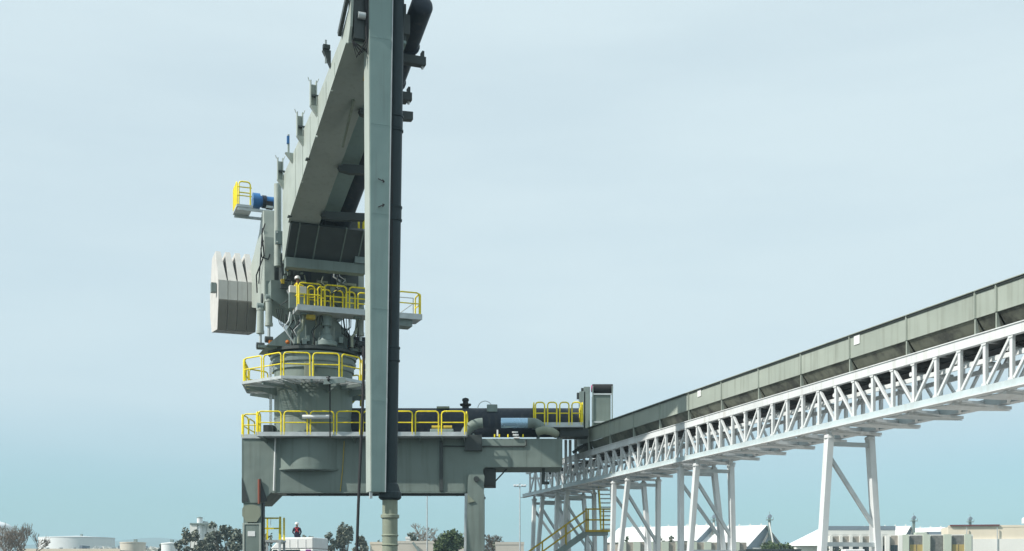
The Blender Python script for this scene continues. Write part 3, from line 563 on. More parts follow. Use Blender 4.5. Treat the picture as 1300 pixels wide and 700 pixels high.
# posts along the top left edge of the boom
for y, s in ((-2.6, 1.0), (-7.35, 1.0), (-10.2, 1.0)):
    zt_ = 20.02+(-0.9-y)*0.063
    mm = MB(SL); x0 = -2.02
    mm.box((x0-0.13, y-0.1, zt_-0.35), (x0-0.09, y+0.1, zt_+0.62)).box((x0+0.09, y-0.1, zt_-0.35), (x0+0.13, y+0.1, zt_+0.62)).box((x0-0.09, y+0.04, zt_-0.35), (x0+0.09, y+0.09, zt_+0.5))
    po = mm.build('cable_post', 'boom_paint', boom)
    MB(SL).prism([(x0-0.13, zt_-0.36), (x0+0.15, zt_-0.36), (x0+0.15, zt_-0.75)], fx, y-0.1, y+0.1).build('post_gusset', 'boom_paint', po)
    MB(SL).box((x0-0.09, y-0.11, zt_+0.0), (x0+0.2, y+0.03, zt_+0.06)).build('post_shelf', 'dark_machine', po)
    for q in (-0.16, 0.16): MB(SL).tube((x0+q, y, zt_+0.6), (x0+q*1.3, y, zt_+0.74), 0.018, n=6).build('post_horn', 'boom_paint', po)
lamp = MB(SL).bar((-2.05, -4.9, 20.15), (-2.05, -4.9, 21.0), 0.08).build('floodlight_post', 'boom_paint', boom)
MB(SL).cbox((-2.08, -4.95, 20.75), (0.10, 0.14, 0.32)).build('floodlight', 'blue_motor', lamp)
MB(SL).prism([(-2.2, 20.2), (-1.88, 20.2), (-1.88, 19.8)], fx, -5.0, -4.8).build('post_gusset', 'boom_paint', lamp)
lamp2 = MB(SL).bar((-2.05, -12.7, 20.9), (-2.05, -12.7, 21.75), 0.07).build('floodlight_post', 'galvanised', boom)
MB(SL).cbox((-2.05, -12.8, 21.45), (0.26, 0.16, 0.14)).build('floodlight', 'dark_machine', lamp2)
MB(SL).prism([(-2.18, 21.35), (-1.88, 21.35), (-1.88, 20.75)], fx, -12.8, -12.6).build('post_gusset', 'dark_machine', lamp2)
MB(SL).bar((-1.96, -14.6, 21.15), (-1.96, -16.0, 21.95), 0.12, 0.2).build('pivot_arm', 'dark_machine', boom)
MB(SL).bar((-2.0, -15.8, 21.95), (-2.0, -16.2, 23.6), 0.16, 0.3).build('tip_post', 'boom_paint', boom)
MB(SL).cbox((-2.2, -15.8, 22.45), (0.1, 0.3, 0.8)).build('tip_plate', 'dark_machine', boom)
for k in range(4): MB(SL).path([(-1.36+0.04*k, -15.95, 23.0), (-1.34+0.03*k, -15.95, 21.6-0.2*k), (-1.30, -15.95, 20.5-0.15*k), (-1.62+0.1*k, -15.8, 19.9+0.1*k), (-1.75, -15.7, 20.5)], 0.025).build('hose', 'rubber', boom)
MB(SL).tube((-1.7, -15.75, 23.4), (0.6, -15.75, 23.4), 0.3).build('tip_axle', 'dark_machine', boom)
yl = -11.2
MB(SL).bar((-1.0, yl-1.5, zl(yl-1.5)-0.05), (-1.0, yl+0.4, zl(yl)-0.75), 0.08, 0.1).build('brace', 'pale_pipe', boom)
MB(SL).bar((-1.1, -15.2, zl(-15.2)-0.05), (-1.0, -14.3, zl(-14.3)-0.35), 0.05).build('brace', 'ochre_paint', boom)

# ---- vertical leg and its screw pipe
LY = -16.0
def legpt(x, y, z): return SL((x, y, z))
top, bot = 24.5, 4.84
vl = MB(SL)
A = [(-1.22, LY, top), (-0.36, LY, top), (-0.36, LY+0.8, top), (-1.22, LY+0.8, top)]; B = [(-1.14, LY, bot), (-0.66, LY, bot), (-0.66, LY+0.72, bot), (-1.14, LY+0.72, bot)]
vl.add(A+B, [(3,2,1,0),(4,5,6,7),(0,1,5,4),(1,2,6,5),(2,3,7,6),(3,0,4,7)])
vleg = vl.build('vertical_leg', 'leg_paint', SU, bevel=0.012)
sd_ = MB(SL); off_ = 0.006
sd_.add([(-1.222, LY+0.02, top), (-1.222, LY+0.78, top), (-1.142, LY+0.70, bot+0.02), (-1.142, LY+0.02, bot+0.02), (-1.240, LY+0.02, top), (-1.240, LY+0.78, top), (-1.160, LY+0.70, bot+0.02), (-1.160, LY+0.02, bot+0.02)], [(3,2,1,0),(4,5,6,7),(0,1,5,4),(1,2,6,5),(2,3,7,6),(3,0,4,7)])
sd_.build('lit_side_skin', 'boom_paint', vleg)  # paler skin over the left face: its sunlight put into the colour
def lxe(z, s):   # leg edges at height z
    t = (top-z)/(top-bot); return (-1.22+0.08*t) if s < 0 else (-0.36-0.30*t)
MB(SL).bar((lxe(bot,1)+0.015, LY-0.01, bot), (lxe(top,1)+0.015, LY-0.01, top), 0.03, 0.03).build('edge_strip', 'galvanised', vleg)
for z in (20.6, 17.6, 14.5, 11.2, 8.0): MB(SL).box((lxe(z,-1)+0.01, LY-0.006, z), (lxe(z,1)-0.01, LY+0.01, z+0.025)).build('weld_seam', 'leg_paint', vleg)
for p, q in (((480, 227), (488, 231)), ((480, 263), (488, 260))):
    a_, b_ = at(*p, 40.95), at(*q, 40.95); MB().bar(a_, b_, 0.03, 0.03).build('marker_arrow', 'rubber', vleg); d_ = (b_-a_).normalized()
    MB().bar(b_, b_-d_*0.07+Vector((0,0,0.05)), 0.03).bar(b_, b_-d_*0.07-Vector((0,0,0.05)), 0.03).build('marker_arrow', 'rubber', vleg)
MB(SL).box((-1.17, LY+0.1, bot-0.22), (-1.08, LY+0.2, bot-0.002)).build('foot_spike', 'galvanised', vleg)
pp = lambda z: Vector((-0.12-0.26*(22-z)/17.2, LY+0.38, z))
sp_ = MB(SL).tube(pp(24.5), pp(4.86), 0.245, n=24).build('screw_pipe', 'green_pipe', SU)
for z in (18.1, 17.6, 14.9, 14.45, 9.95, 9.5):
    MB(SL).tube(pp(z-0.03), pp(z+0.03), 0.285, n=24).build('pipe_flange', 'green_pipe', sp_)
for z in (17.85, 14.68, 9.72): MB(SL).tube(pp(z-0.19), pp(z+0.19), 0.262, n=24).build('pipe_clamp', 'green_pipe', sp_)
for z in (21, 19, 16, 13, 11.5, 8): MB(SL).box((lxe(z,1)-0.02, LY+0.2, z), (pp(z).x-0.15, LY+0.55, z+0.12)).build('pipe_bracket', 'dark_machine', sp_)
MB(SL).box((-0.42, LY+0.15, 10), (-0.33, LY+0.2, 23)).build('cable_strip', 'rubber', sp_)
lo = pp(4.85)
foot = MB(SL).lathe([(0.25, 0.35), (0.29, 0.30), (0.36, 0.05), (0.40, 0.0), (0.40, -0.18), (0.34, -0.24), (0.27, -0.26)], (lo.x, lo.y, 4.85), 28).build('pipe_collar', 'green_pipe', sp_)
MB(SL).lathe([(0.27, 4.6), (0.27, 0.9), (0.34, 0.5), (0.34, 0.35), (0, 0.35)], (lo.x, lo.y, 0), 28).build('intake_nozzle', 'pale_pipe', SU)
for z, r_, h_ in ((4.02, 0.325, 0.16), (3.35, 0.30, 0.08), (3.02, 0.31, 0.06), (2.7, 0.31, 0.06), (2.0, 0.31, 0.06)):
    MB(SL).lathe([(0.272, -h_/2), (r_, -h_/2+0.03), (r_, h_/2-0.03), (0.272, h_/2)], (lo.x, lo.y, z), 28).build('nozzle_ring', 'pale_pipe', SU)
MB(SL).lathe([(0.40, 0.6), (0.40, 0.02), (0, 0.02)], (lo.x, lo.y, 0), 20).build('nozzle_foot', 'pale_pipe', SU)
MB().path([at(462, 440, 53.2), at(461, 500, 53.0), at(458, 570, 52.8), at(455, 640, 52.5), at(452.5, 712, 52.2), at(452, 735, 52.2)], 0.065, 8).build('power_cable', 'rubber', SU)
MB().path([at(446, 520, 58.2), at(446, 506, 58.2), at(449, 503, 58.2), at(458, 503, 58.2), at(458, 516, 58.2)], 0.06).path([at(447, 512, 58.2), at(452, 506, 58.2)], 0.05).build('ladder_hoop', 'yellow_paint', SU)

# ================================================================== CONVEYOR GALLERY
def GP(y, wv, z): return Vector((20.5-0.2993*y + wv*0.958, y + wv*0.287, z))      # near lower chord runs along x = 20.5 - 0.2993 y
GW = 1.55; GB, GT = 6.39, 7.93; Y0, Y1 = 21.0, 66.3
gx = Vector((0.958, 0.287, 0)); gy = Vector((-0.2867, 0.958, 0)).normalized()
GAL = empty('conveyor_gallery', GP(45, GW/2, 0), 'long elevated belt conveyor with olive grey housing on a white steel lattice truss', 'conveyor')
for wv, nm in ((0, 1), (GW, 2)):
    MB().bar(GP(Y0, wv, GT-0.14), GP(57.5, wv, GT-0.14), 0.16, 0.26).bar(GP(57.502, wv, GT-0.14), GP(Y1-0.6, wv, GT-0.14), 0.159, 0.26).build('top_chord', 'white_steel', GAL)
    MB().bar(GP(Y0, wv, GT-0.02), GP(Y1-0.6, wv, GT-0.02), 0.22, 0.025).build('chord_flange', 'white_steel', GAL)
    MB().bar(GP(Y0, wv, GB+0.11), GP(Y1, wv, GB+0.11), 0.14, 0.20).build('bottom_chord', 'blue_steel', GAL)
    MB().bar(GP(Y0, wv-0.06 if wv == 0 else wv+0.06, GB+0.004), GP(Y1, wv-0.06 if wv == 0 else wv+0.06, GB+0.004), 0.26, 0.02).build('chord_flange', 'white_steel', GAL)
zv0, zv1 = GB+0.21, GT-0.27
H = zv1-zv0; step = 0.92
nb = int((Y1-0.8-Y0)/step)
M3 = Matrix((( gx.x, gy.x, 0), (gx.y, gy.y, 0), (0, 0, 1))).to_4x4()
vm = MB().box((-0.045, -0.05, 0), (0.045, 0.05, H)).mesh('truss_post'); vm.materials.append(MATS['white_steel'])
stl = step/0.958*0+ (GP(1, 0, 0)-GP(0, 0, 0)).length*step
def diag(sgn):
    a = Vector((0, 0.07, H-0.03)) if sgn > 0 else Vector((0, 0.07, 0.03)); b = Vector((0, stl-0.07, 0.03)) if sgn > 0 else Vector((0, stl-0.07, H-0.03))
    me = MB().bar(a, b, 0.07, 0.07, up=(1, 0, 0)).mesh('truss_diagonal'); me.materials.append(MATS['white_steel']); return me
dA, dB = diag(1), diag(-1)
cbm = MB().bar((0.08, 0, 0.08), (GW-0.08, 0, 0.08), 0.08, 0.1).mesh('floor_beam'); cbm.materials.append(MATS['white_steel'])
gpb = MB().prism([(-0.12, -0.06), (0.12, -0.06), (0.07, 0.06), (-0.07, 0.06)], lambda a, b, d: (d, a, b), -0.008, 0.008).mesh('gusset_plate'); gpb.materials.append(MATS['white_steel'])
gpt = MB().prism([(-0.07, -0.06), (0.07, -0.06), (0.12, 0.04), (-0.12, 0.04)], lambda a, b, d: (d, a, b), -0.008, 0.008).mesh('gusset_plate'); gpt.materials.append(MATS['white_steel'])
idm = MB().tube((0.1, 0, 0), (GW-0.1, 0, 0), 0.065, n=8).mesh('idler_roller'); idm.materials.append(MATS['white_steel'])
for i in range(nb+1):
    y = Y0 + i*step
    for wv in (0, GW):
        inst('truss_post', vm, GAL, Matrix.Translation(GP(y, wv, zv0)) @ M3)
        if i < nb:
            ph_ = ((y-31.25) // 4.6) % 2
            inst('truss_diagonal', dA if ph_ else dB, GAL, Matrix.Translation(GP(y, wv, zv0)) @ M3)
    for wv, s_ in ((-0.058, -1), (GW+0.058, 1)):
        inst('gusset_plate', gpb, GAL, Matrix.Translation(GP(y, wv, zv0)) @ M3); inst('gusset_plate', gpt, GAL, Matrix.Translation(GP(y, wv, zv1)) @ M3)
    inst('floor_beam', cbm, GAL, Matrix.Translation(GP(y, 0, GB+0.03)) @ M3)
    if i % 2 == 0: inst('idler_roller', idm, GAL, Matrix.Translation(GP(y+0.3, 0, 7.42)) @ M3)
    if i % 2 == 1: inst('roof_beam', cbm, GAL, Matrix.Translation(GP(y, 0, GT-0.3)) @ M3)
MB().bar(GP(Y0, GW/2, 7.53), GP(Y1-2, GW/2, 7.53), 1.0, 0.03).build('return_belt', 'rubber', GAL)
MB().bar(GP(Y0, GW/2, 7.86), GP(58, GW/2, 7.86), 1.3, 0.03).build('carry_belt_pan', 'dark_machine', GAL)
for wv in (0.28, GW-0.28): MB().bar(GP(Y0, wv, 7.3), GP(Y1-2, wv, 7.3), 0.06, 0.12).build('stringer', 'white_steel', GAL)
# walkway pans under the floor, each tilted over the next
y = Y0; k = 0
while y < Y1-1.5:
    l = 1.35
    a, b = GP(y, 0.12, GB-0.05), GP(y+l, 0.12, GB-0.015)
    a2, b2 = GP(y+0.3, GW+0.28, GB-0.16), GP(y+l-0.1, GW+0.02, GB-0.03)
    t_ = Vector((0, 0, 0.02))
    MB().add([a, a2, b2, b, a+t_, a2+t_, b2+t_, b+t_], [(3,2,1,0),(4,5,6,7),(0,1,5,4),(1,2,6,5),(2,3,7,6),(3,0,4,7)]).build('spillage_pan', 'white_steel' if k % 3 else 'galvanised', GAL)
    MB().bar(GP(y+0.2, -0.02, GB-0.06), GP(y+0.2, GW+0.2, GB-0.1), 0.1, 0.08).build('pan_hanger', 'white_steel', GAL)
    MB().bar(GP(y, 0.05, GB-0.0), GP(y+1.85, GW-0.05, GB-0.0), 0.07, 0.05).build('lateral_brace', 'white_steel', GAL)
    y += 1.85; k += 1
# housing: upper panels, hopper-shaped lower panels, ribs, roof lip
JY = [21.2, 23.85, 26.5, 28.9, 29.65] + [32.37+2.66*i for i in range(10)] + [58.3]
for j, (a, b) in enumerate(zip(JY[:-1], JY[1:])):
    for wv, s in ((0.02, -1), (GW-0.02, 1)):
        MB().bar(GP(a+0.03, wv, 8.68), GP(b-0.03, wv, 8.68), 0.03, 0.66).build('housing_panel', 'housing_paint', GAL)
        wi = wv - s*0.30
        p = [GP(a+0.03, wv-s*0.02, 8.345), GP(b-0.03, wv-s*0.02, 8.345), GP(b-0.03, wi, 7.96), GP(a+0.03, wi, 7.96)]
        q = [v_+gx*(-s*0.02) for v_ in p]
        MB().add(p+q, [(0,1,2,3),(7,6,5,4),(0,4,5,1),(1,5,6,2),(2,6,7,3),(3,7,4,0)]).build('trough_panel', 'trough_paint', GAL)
        MB().bar(GP(a, wv+s*0.03, 8.35), GP(a, wv+s*0.03, 9.0), 0.05, 0.07).build('panel_rib', 'housing_paint', GAL)
        MB().prism([(wv+s*0.03, 8.345), (wv-s*0.01, 8.345), (wi+s*0.2, 7.945), (wv+s*0.03, 7.945)], lambda A_, B_, D_: GP(a+D_, A_, B_), -0.02, 0.02).build('trough_rib', 'housing_paint', GAL)
        MB().bar(GP(a+0.03, wv+s*0.025, 8.99), GP(b-0.03, wv+s*0.025, 8.99), 0.06, 0.04).build('panel_flange', 'dark_machine', GAL)  # top flange, coloured dark to draw the shadow line under the roof
    MB().bar(GP(a+0.02, GW/2, 9.03), GP(b-0.02, GW/2, 9.03), GW+0.14, 0.02).build('roof_sheet', 'housing_paint', GAL)
for yy, z in ((44.9, 8.86), (34.8, 8.83)): MB().bar(GP(yy, -0.012, z), GP(yy-0.28, -0.012, z), 0.012, 0.26).build('number_plate', 'white_paint', GAL)
# handrail of the gallery walkway glimpsed through the lattice
MB().path([GP(50.6, 0.5, 6.6), GP(50.6, 0.5, 7.3)], 0.05).build('safety_post', 'yellow_paint', GAL)

# support trestles
def trestle(tops, base, label, spread=0.34, size=(0.21, 0.18), single=False):
    bp_ = GP(base, GW/2, 0)
    T = empty('support_trestle', bp_, label, 'trestle', 'white trestles carrying the conveyor gallery')
    zt, zb = GB-0.16, 0.25
    if single: tops = [tops[0]]
    P = {}
    for i, yt in enumerate(tops):
        off = 0 if single else (0.16 if yt > base else -0.16)
        for wv, s in ((0.06, -1), (GW-0.06, 1)):
            p, q = GP(yt, wv, zt), GP(base+off, wv+s*spread, zb)
            P[(i, s)] = (p, q)
            MB().bar(p, q, size[0], size[1], up=gx).build('leg', 'white_steel', T)
            MB().box(q+Vector((-0.3, -0.3, -0.25)), q+Vector((0.3, 0.3, 0.02))).build('footing', 'grey_concrete', T)
            MB().bar(p+Vector((0,0,-0.01)), p+Vector((0,0,0.13)), 0.14, 0.14).build('bearing', 'white_steel', T)
            MB().tube(p+Vector((0,0,-0.10)), p+Vector((0,0,-0.04)), 0.16, n=10).build('cap_plate', 'white_steel', T)
        l = lambda s, f: P[(i, s)][0].lerp(P[(i, s)][1], f)
        MB().bar(l(-1, 0.045), l(1, 0.045), 0.11, 0.13).build('cross_beam', 'galvanised', T)
        MB().bar(l(-1, 0.10), l(1, 0.48), 0.10, 0.12).build('diagonal_brace', 'galvanised', T)
        MB().bar(l(-1, 0.56), l(1, 0.56), 0.11, 0.13).build('cross_beam', 'galvanised', T)
        MB().bar(l(1, 0.60), l(-1, 0.92), 0.10, 0.12).build('diagonal_brace', 'white_steel', T)
        g = l(1, 0.50); MB().cbox(g+gx*-0.1, (0.22, 0.03, 0.75)).build('gusset_plate', 'white_steel', T)
    if not single:
        for s in (-1, 1):
            f = lambda i, t: P[(i, s)][0].lerp(P[(i, s)][1], t)
    return T
trestle([36.2], 36.2, 'white single portal frame trestle with wide legs under the conveyor gallery', size=(0.24, 0.2), single=True, spread=0.42)
trestle([46.5, 45.1], 45.6, 'white V-legged trestle beside the single portal frame, under the conveyor gallery', size=(0.22, 0.19))
trestle([53.3, 51.7], 52.7, 'white V-legged trestle standing in front of the yellow railed staircase')
trestle([60.9, 59.4], 60.2, 'white V-legged trestle behind the lower flight of the staircase')
trestle([64.6, 63.2], 64.0, 'white V-legged trestle under the open end of the conveyor gallery')

# transfer hood riding on the gallery beside the portal
th = empty('transfer_hood', (4.3, 57.9, 9.05), 'grey belt transfer hood with black drum on top, at end of conveyor housing', 'conveyor hood')
hx0, hx1 = PX(752, 57.4), PX(778, 57.4)
MB().box((hx0+0.05, 57.46, 9.07), (hx1-0.1, 58.6, PZ(500, 57.4))).build('hood_panel', 'portal_paint', th)
for x_ in (hx0, hx1-0.05): MB().box((x_, 57.4, 9.06), (x_+0.05, 57.5, PZ(490, 57.4))).build('frame_post', 'machine_paint', th)
MB().box((hx0+0.06, 57.4, PZ(501.5, 57.4)), (hx1-0.06, 57.455, PZ(499.5, 57.4))).build('frame_rail', 'galvanised', th)
MB().box((hx0+0.06, 57.4, PZ(537, 57.4)), (hx1-0.06, 57.455, PZ(535, 57.4))).build('frame_rail', 'galvanised', th)
drm = MB().tube((hx0+0.02, 57.7, PZ(492.5, 57.4)), (hx1+0.02, 57.7, PZ(492.5, 57.4)), 0.225, n=24).build('head_drum', 'rubber', th)
MB().tube((hx0-0.03, 57.7, PZ(492.5, 57.4)), (hx0+0.015, 57.7, PZ(492.5, 57.4)), 0.17, n=20).build('drum_end', 'magenta', drm)
for u, v, wd_ in ((741, 491, 8), (735.5, 497, 8)):
    MB().box((PX(u, 57.6), 57.6, 9.05), (PX(u+wd_, 57.6), 58.3, PZ(v, 57.6))).build('side_duct', 'machine_paint', th, bevel=0.02)
    MB().box((PX(u-3, 57.6), 57.65, PZ(v+9, 57.6)), (PX(u, 57.6)-0.003, 57.9, PZ(v+1.5, 57.6))).build('duct_motor', 'dark_machine', th)
MB().box((PX(744, 57.3), 57.2, PZ(570, 57.3)), (PX(752, 57.3), 57.5, 9.03)).build('drop_chute', 'dark_machine', th)
MB().box((PX(736, 57.3), 57.55, PZ(545, 57.3)), (PX(765, 57.3), 58.1, 9.055)).build('base_frame', 'dark_machine', th)
MB().bar(at(727, 575, 57.0), at(762, 552, 57.0), 0.1, 0.14).build('skirt_beam', 'dark_machine', th)
for u in (716.5, 722, 729): MB().box((PX(u, 57.6), 57.5, 7.0), (PX(u+3.5, 57.6), 57.6, 8.6)).build('guide_post', 'white_steel', th)

# ================================================================== STAIRCASE
st = empty('steel_staircase', (4.0, 57.6, 0), 'galvanised steel staircase with ochre handrails climbing to the conveyor gallery', 'staircase')
zL = PZ(675, 57.0); yA, yB = 57.0, 57.9; xa, xb = PX(743, 57), PX(772, 57)
MB().box((xa, yA, zL-0.18), (xb, yB, zL)).build('landing', 'machine_paint', st)
for x_ in (xa+0.1, xb-0.1):
    for y_ in (yA+0.06, yB-0.06): MB().box((x_-0.06, y_-0.06, 0), (x_+0.06, y_+0.06, zL-0.182)).build('landing_post', 'galvanised', st)
xe = xa - zL/0.72
for y_ in (yA, yB): MB().bar((xa, y_, zL-0.1), (xe, y_, 0.0), 0.06, 0.30).build('stringer', 'machine_paint', st)
nt_ = 20
for k in range(1, nt_):
    f = k/nt_; MB().cbox((xa+(xe-xa)*f, (yA+yB)/2, zL*(1-f)), (0.26, yB-yA-0.06, 0.035)).build('tread', 'galvanised', st)
sl_ = (zL)/(xa-xe)
for y_ in (yA-0.03, yB+0.03):
    for h_ in (1.0, 0.52): MB().bar((xa, y_, zL+h_), (xe+0.4, y_, 0.4*sl_+h_), 0.075).build('handrail', 'ochre_paint', st)
    for k in range(5):
        f = 0.16+0.2*k; MB().bar((xa+(xe-xa)*f, y_, zL*(1-f)), (xa+(xe-xa)*f, y_, zL*(1-f)+1.0), 0.05).build('rail_post', 'ochre_paint', st)
for h_ in (1.08, 0.56): MB().bar((xa, yA-0.03, zL+h_), (xb+0.2, yA-0.03, zL+h_), 0.07).build('handrail', 'ochre_paint', st)
for x_ in (xa+0.04, xa+0.14, PX(766, 57)): MB().bar((x_, yA-0.03, zL), (x_, yA-0.03, zL+1.08), 0.07).build('rail_post', 'ochre_paint', st)
MB().box((xa, yA-0.05, zL-0.02), (xb+0.3, yA-0.005, zL+0.08)).build('toe_board', 'ochre_paint', st)
# upper flight climbs away from the camera
ux0, ux1 = PX(763, 58.5), PX(777, 58.5)
for x_ in (ux0-0.04, ux1+0.04): MB().bar((x_, yB, zL), (x_-0.0, 60.0, 6.45), 0.05, 0.24).build('stringer', 'galvanised', st)
for k in range(10):
    f = (k+0.7)/10; MB().cbox(((ux0+ux1)/2, yB+2.1*f, zL+(6.4-zL)*f), (ux1-ux0-0.02, 0.22, 0.05)).build('tread', 'galvanised', st)
for x_ in (ux0-0.06, ux1+0.06):
    MB().bar((x_, yB-0.05, zL+0.9), (x_, 60.0, 7.3), 0.06).build('handrail', 'yellow_paint', st)
    MB().bar((x_, yB, zL), (x_, yB, zL+0.95), 0.06).build('rail_post', 'yellow_paint', st)

# ================================================================== YARD: truck, stand, worker
tk = empty('parked_truck', (at(375, 700, 68).x, 68, 0), 'white truck cab with slanted ribbed roof fairing, parked beyond the crane portal', 'truck')
TX = lambda u: PX(u, 67); TZ = lambda v: PZ(v, 67)
MB().prism([(TX(346), TZ(697)), (TX(361), TZ(682.5)), (TX(405), TZ(682.5)), (TX(405), TZ(697))], xz, 67, 69.2).build('roof_fairing', 'white_paint', tk, bevel=0.06)
for u in (373, 384, 395): MB().box((TX(u)-0.015, 66.975, TZ(696)), (TX(u)+0.015, 66.999, TZ(685))).build('fairing_rib', 'white_paint', tk)
MB().prism([(TX(360), TZ(691)), (TX(365), TZ(690)), (TX(362), TZ(688))], xz, 66.985, 66.998).build('fairing_emblem', 'machine_paint', tk)
MB().prism([(TX(345.5), 0.75), (TX(345.5), 2.2), (TX(348), TZ(697.2)), (TX(405), TZ(697.2)), (TX(405), 0.75)], xz, 67.02, 69.18).build('cab_body', 'white_paint', tk, bevel=0.05)
MB().prism([(TX(349), 2.4), (TX(350), TZ(698)), (TX(356), TZ(698)), (TX(356), 2.4)], xz, 67, 67.017).build('side_window', 'window_glass', tk)
MB().box((TX(358), 67, 2.4), (TX(387), 67.017, TZ(698))).build('side_window', 'window_glass', tk)
MB().box((TX(395), 67, 2.9), (TX(402), 67.017, TZ(698))).build('side_window', 'purple', tk)
MB().box((TX(348), 67.2, 0.5), (TX(470), 69, 0.78)).build('chassis', 'dark_machine', tk)
for u in (356, 425, 450):
    for y_ in (67, 68.9):
        wl = MB().tube((TX(u), y_, 0.5), (TX(u), y_+0.28, 0.5), 0.5, n=22).build('wheel', 'rubber', tk)
        MB().tube((TX(u), y_-0.02, 0.5), (TX(u), y_+0.3, 0.5), 0.26, n=16).build('rim', 'galvanised', wl)
MB().box((TX(409), 67.05, 0.8), (TX(470), 69.15, 2.75)).build('cargo_bed', 'navy_pipe', tk, bevel=0.03)
MB().box((TX(411), 67.2, 2.755), (TX(425), 68.8, 3.22)).build('load', 'red_primer', tk, bevel=0.08)

tk.rotation_euler.z = R(-14)
sd = empty('access_stand', (PX(344, 56.5), 56.8, 0), 'yellow railed access stand beside the left portal leg', 'access stand')
QX = lambda u: PX(u, 56.4); QZ = lambda v: PZ(v, 56.4)
MB().box((QX(331.5), 56.4, QZ(685.5)-0.1), (QX(357), 57.6, QZ(685.5))).build('stand_deck', 'galvanised', sd)
for u0 in (331.5, 353.5):
    for y_ in (56.4, 57.5): MB().box((QX(u0), y_, 0), (QX(u0)+0.1, y_+0.1, QZ(685.5)-0.102)).build('stand_leg', 'galvanised', sd)
for u0, u1, vt in ((332, 334.7, 656), (353.5, 356.5, 656)):
    MB().prism([(QX(u0), QZ(685.4)), (QX(u1), QZ(685.4)), (QX(u1)-0.01, QZ(vt)), (QX(u0)+0.03, QZ(vt))], xz, 56.42, 56.56).build('rail_post', 'yellow_paint', sd)
    MB().box((QX(u0)+0.02, 57.45, QZ(685.4)), (QX(u1)-0.02, 57.55, QZ(vt))).build('rail_post', 'yellow_paint', sd)
for v in (658, 671): MB().box((QX(334.8), 56.44, QZ(v)-0.035), (QX(353.4), 56.52, QZ(v)+0.035)).build('cross_rail', 'yellow_paint', sd)
MB().bar((QX(343), 56.48, QZ(668)), (QX(343.5), 56.48, QZ(659)), 0.02).build('safety_chain', 'white_paint', sd)

# ---- people
def clothmat(name, zneck, cloth):
    m_ = mat(name, cloth, 0.85, var=0.15, scale=6); t = m_.node_tree; b = t.nodes['Principled BSDF']
    tcn = t.nodes.new('ShaderNodeTexCoord'); sx_ = t.nodes.new('ShaderNodeSeparateXYZ'); t.links.new(tcn.outputs['Object'], sx_.inputs[0])
    gt = t.nodes.new('ShaderNodeMath'); gt.operation = 'GREATER_THAN'; gt.inputs[1].default_value = zneck; t.links.new(sx_.outputs['Z'], gt.inputs[0])
    mi = t.nodes.new('ShaderNodeMix'); mi.data_type = 'RGBA'; old = b.inputs['Base Color'].links[0].from_socket
    t.links.new(gt.outputs[0], mi.inputs['Factor']); t.links.new(old, mi.inputs['A']); mi.inputs['B'].default_value = (0.35, 0.20, 0.14, 1)
    t.links.new(mi.outputs['Result'], b.inputs['Base Color'])
def person(loc, rz, joints, edges, label, cloth, zneck, vest=None, helmet='white_paint'):
    root = empty('person', loc, label, 'person'); root.rotation_euler = (0, 0, rz)
    names = list(joints); me = bpy.data.meshes.new('body')
    me.from_pydata([joints[n][0] for n in names], [(names.index(a), names.index(b)) for a, b in edges], [])
    o = bpy.data.objects.new('body', me); col.objects.link(o); o.parent = root
    o.modifiers.new('skin', 'SKIN')
    for i, n in enumerate(names):
        sv = me.skin_vertices[0].data[i]; r_ = joints[n][1]; sv.radius = r_ if isinstance(r_, tuple) else (r_, r_); sv.use_root = (n == 'pelvis')
    sb = o.modifiers.new('sub', 'SUBSURF'); sb.levels = 2; sb.render_levels = 2
    clothmat(cloth[0], zneck, cloth[1]); me.materials.append(MATS[cloth[0]])
    hx, hy, hz = joints['head'][0]
    hm = MB().lathe([(0.165, -0.01), (0.135, 0.0), (0.135, 0.05), (0.115, 0.11), (0.07, 0.145), (0.0, 0.155)], (hx, hy, hz+0.04), 18)
    hm.add([(hx-0.09, hy-0.12, hz+0.045), (hx+0.09, hy-0.12, hz+0.045), (hx+0.06, hy-0.21, hz+0.03), (hx-0.06, hy-0.21, hz+0.03)], [(0,1,2,3)])
    oh = bpy.data.objects.new('helmet', hm.mesh('helmet')); oh.data.materials.append(MATS[helmet]); col.objects.link(oh); oh.parent = root
    fm = MB(); 
    fm.add([(hx-0.018, hy-0.115, hz-0.02), (hx+0.018, hy-0.115, hz-0.02), (hx, hy-0.145, hz-0.025), (hx, hy-0.112, hz+0.02)], [(0,2,3),(2,1,3),(0,1,2)])
    of = bpy.data.objects.new('nose', fm.mesh('nose')); of.data.materials.append(MATS['skin']); col.objects.link(of); of.parent = root
    for s in (-1, 1):
        e = MB().cbox((hx+s*0.035, hy-0.112, hz+0.015), (0.025, 0.012, 0.012)); oe = bpy.data.objects.new('eye', e.mesh('eye')); oe.data.materials.append(MATS['rubber']); col.objects.link(oe); oe.parent = root
    if vest:
        cx, cy, cz = joints['chest'][0]
        for s in (-1, 1):
            vb = MB().path([(cx+s*0.14, cy-0.125, cz-0.22), (cx+s*0.10, cy-0.145, cz), (cx+s*0.11, cy-0.08, cz+0.17), (cx+s*0.10, cy+0.10, cz+0.13), (cx-s*0.10, cy+0.15, cz-0.18)], 0.03)
            ov_ = bpy.data.objects.new('harness_strap', vb.mesh('harness_strap')); ov_.data.materials.append(MATS[vest]); col.objects.link(ov_); ov_.parent = root
        vb = MB().path([(cx-0.17, cy-0.1, cz-0.03), (cx, cy-0.155, cz-0.04), (cx+0.17, cy-0.1, cz-0.03)], 0.035)
        ov_ = bpy.data.objects.new('harness_strap', vb.mesh('harness_strap')); ov_.data.materials.append(MATS[vest]); col.objects.link(ov_); ov_.parent = root
    return root
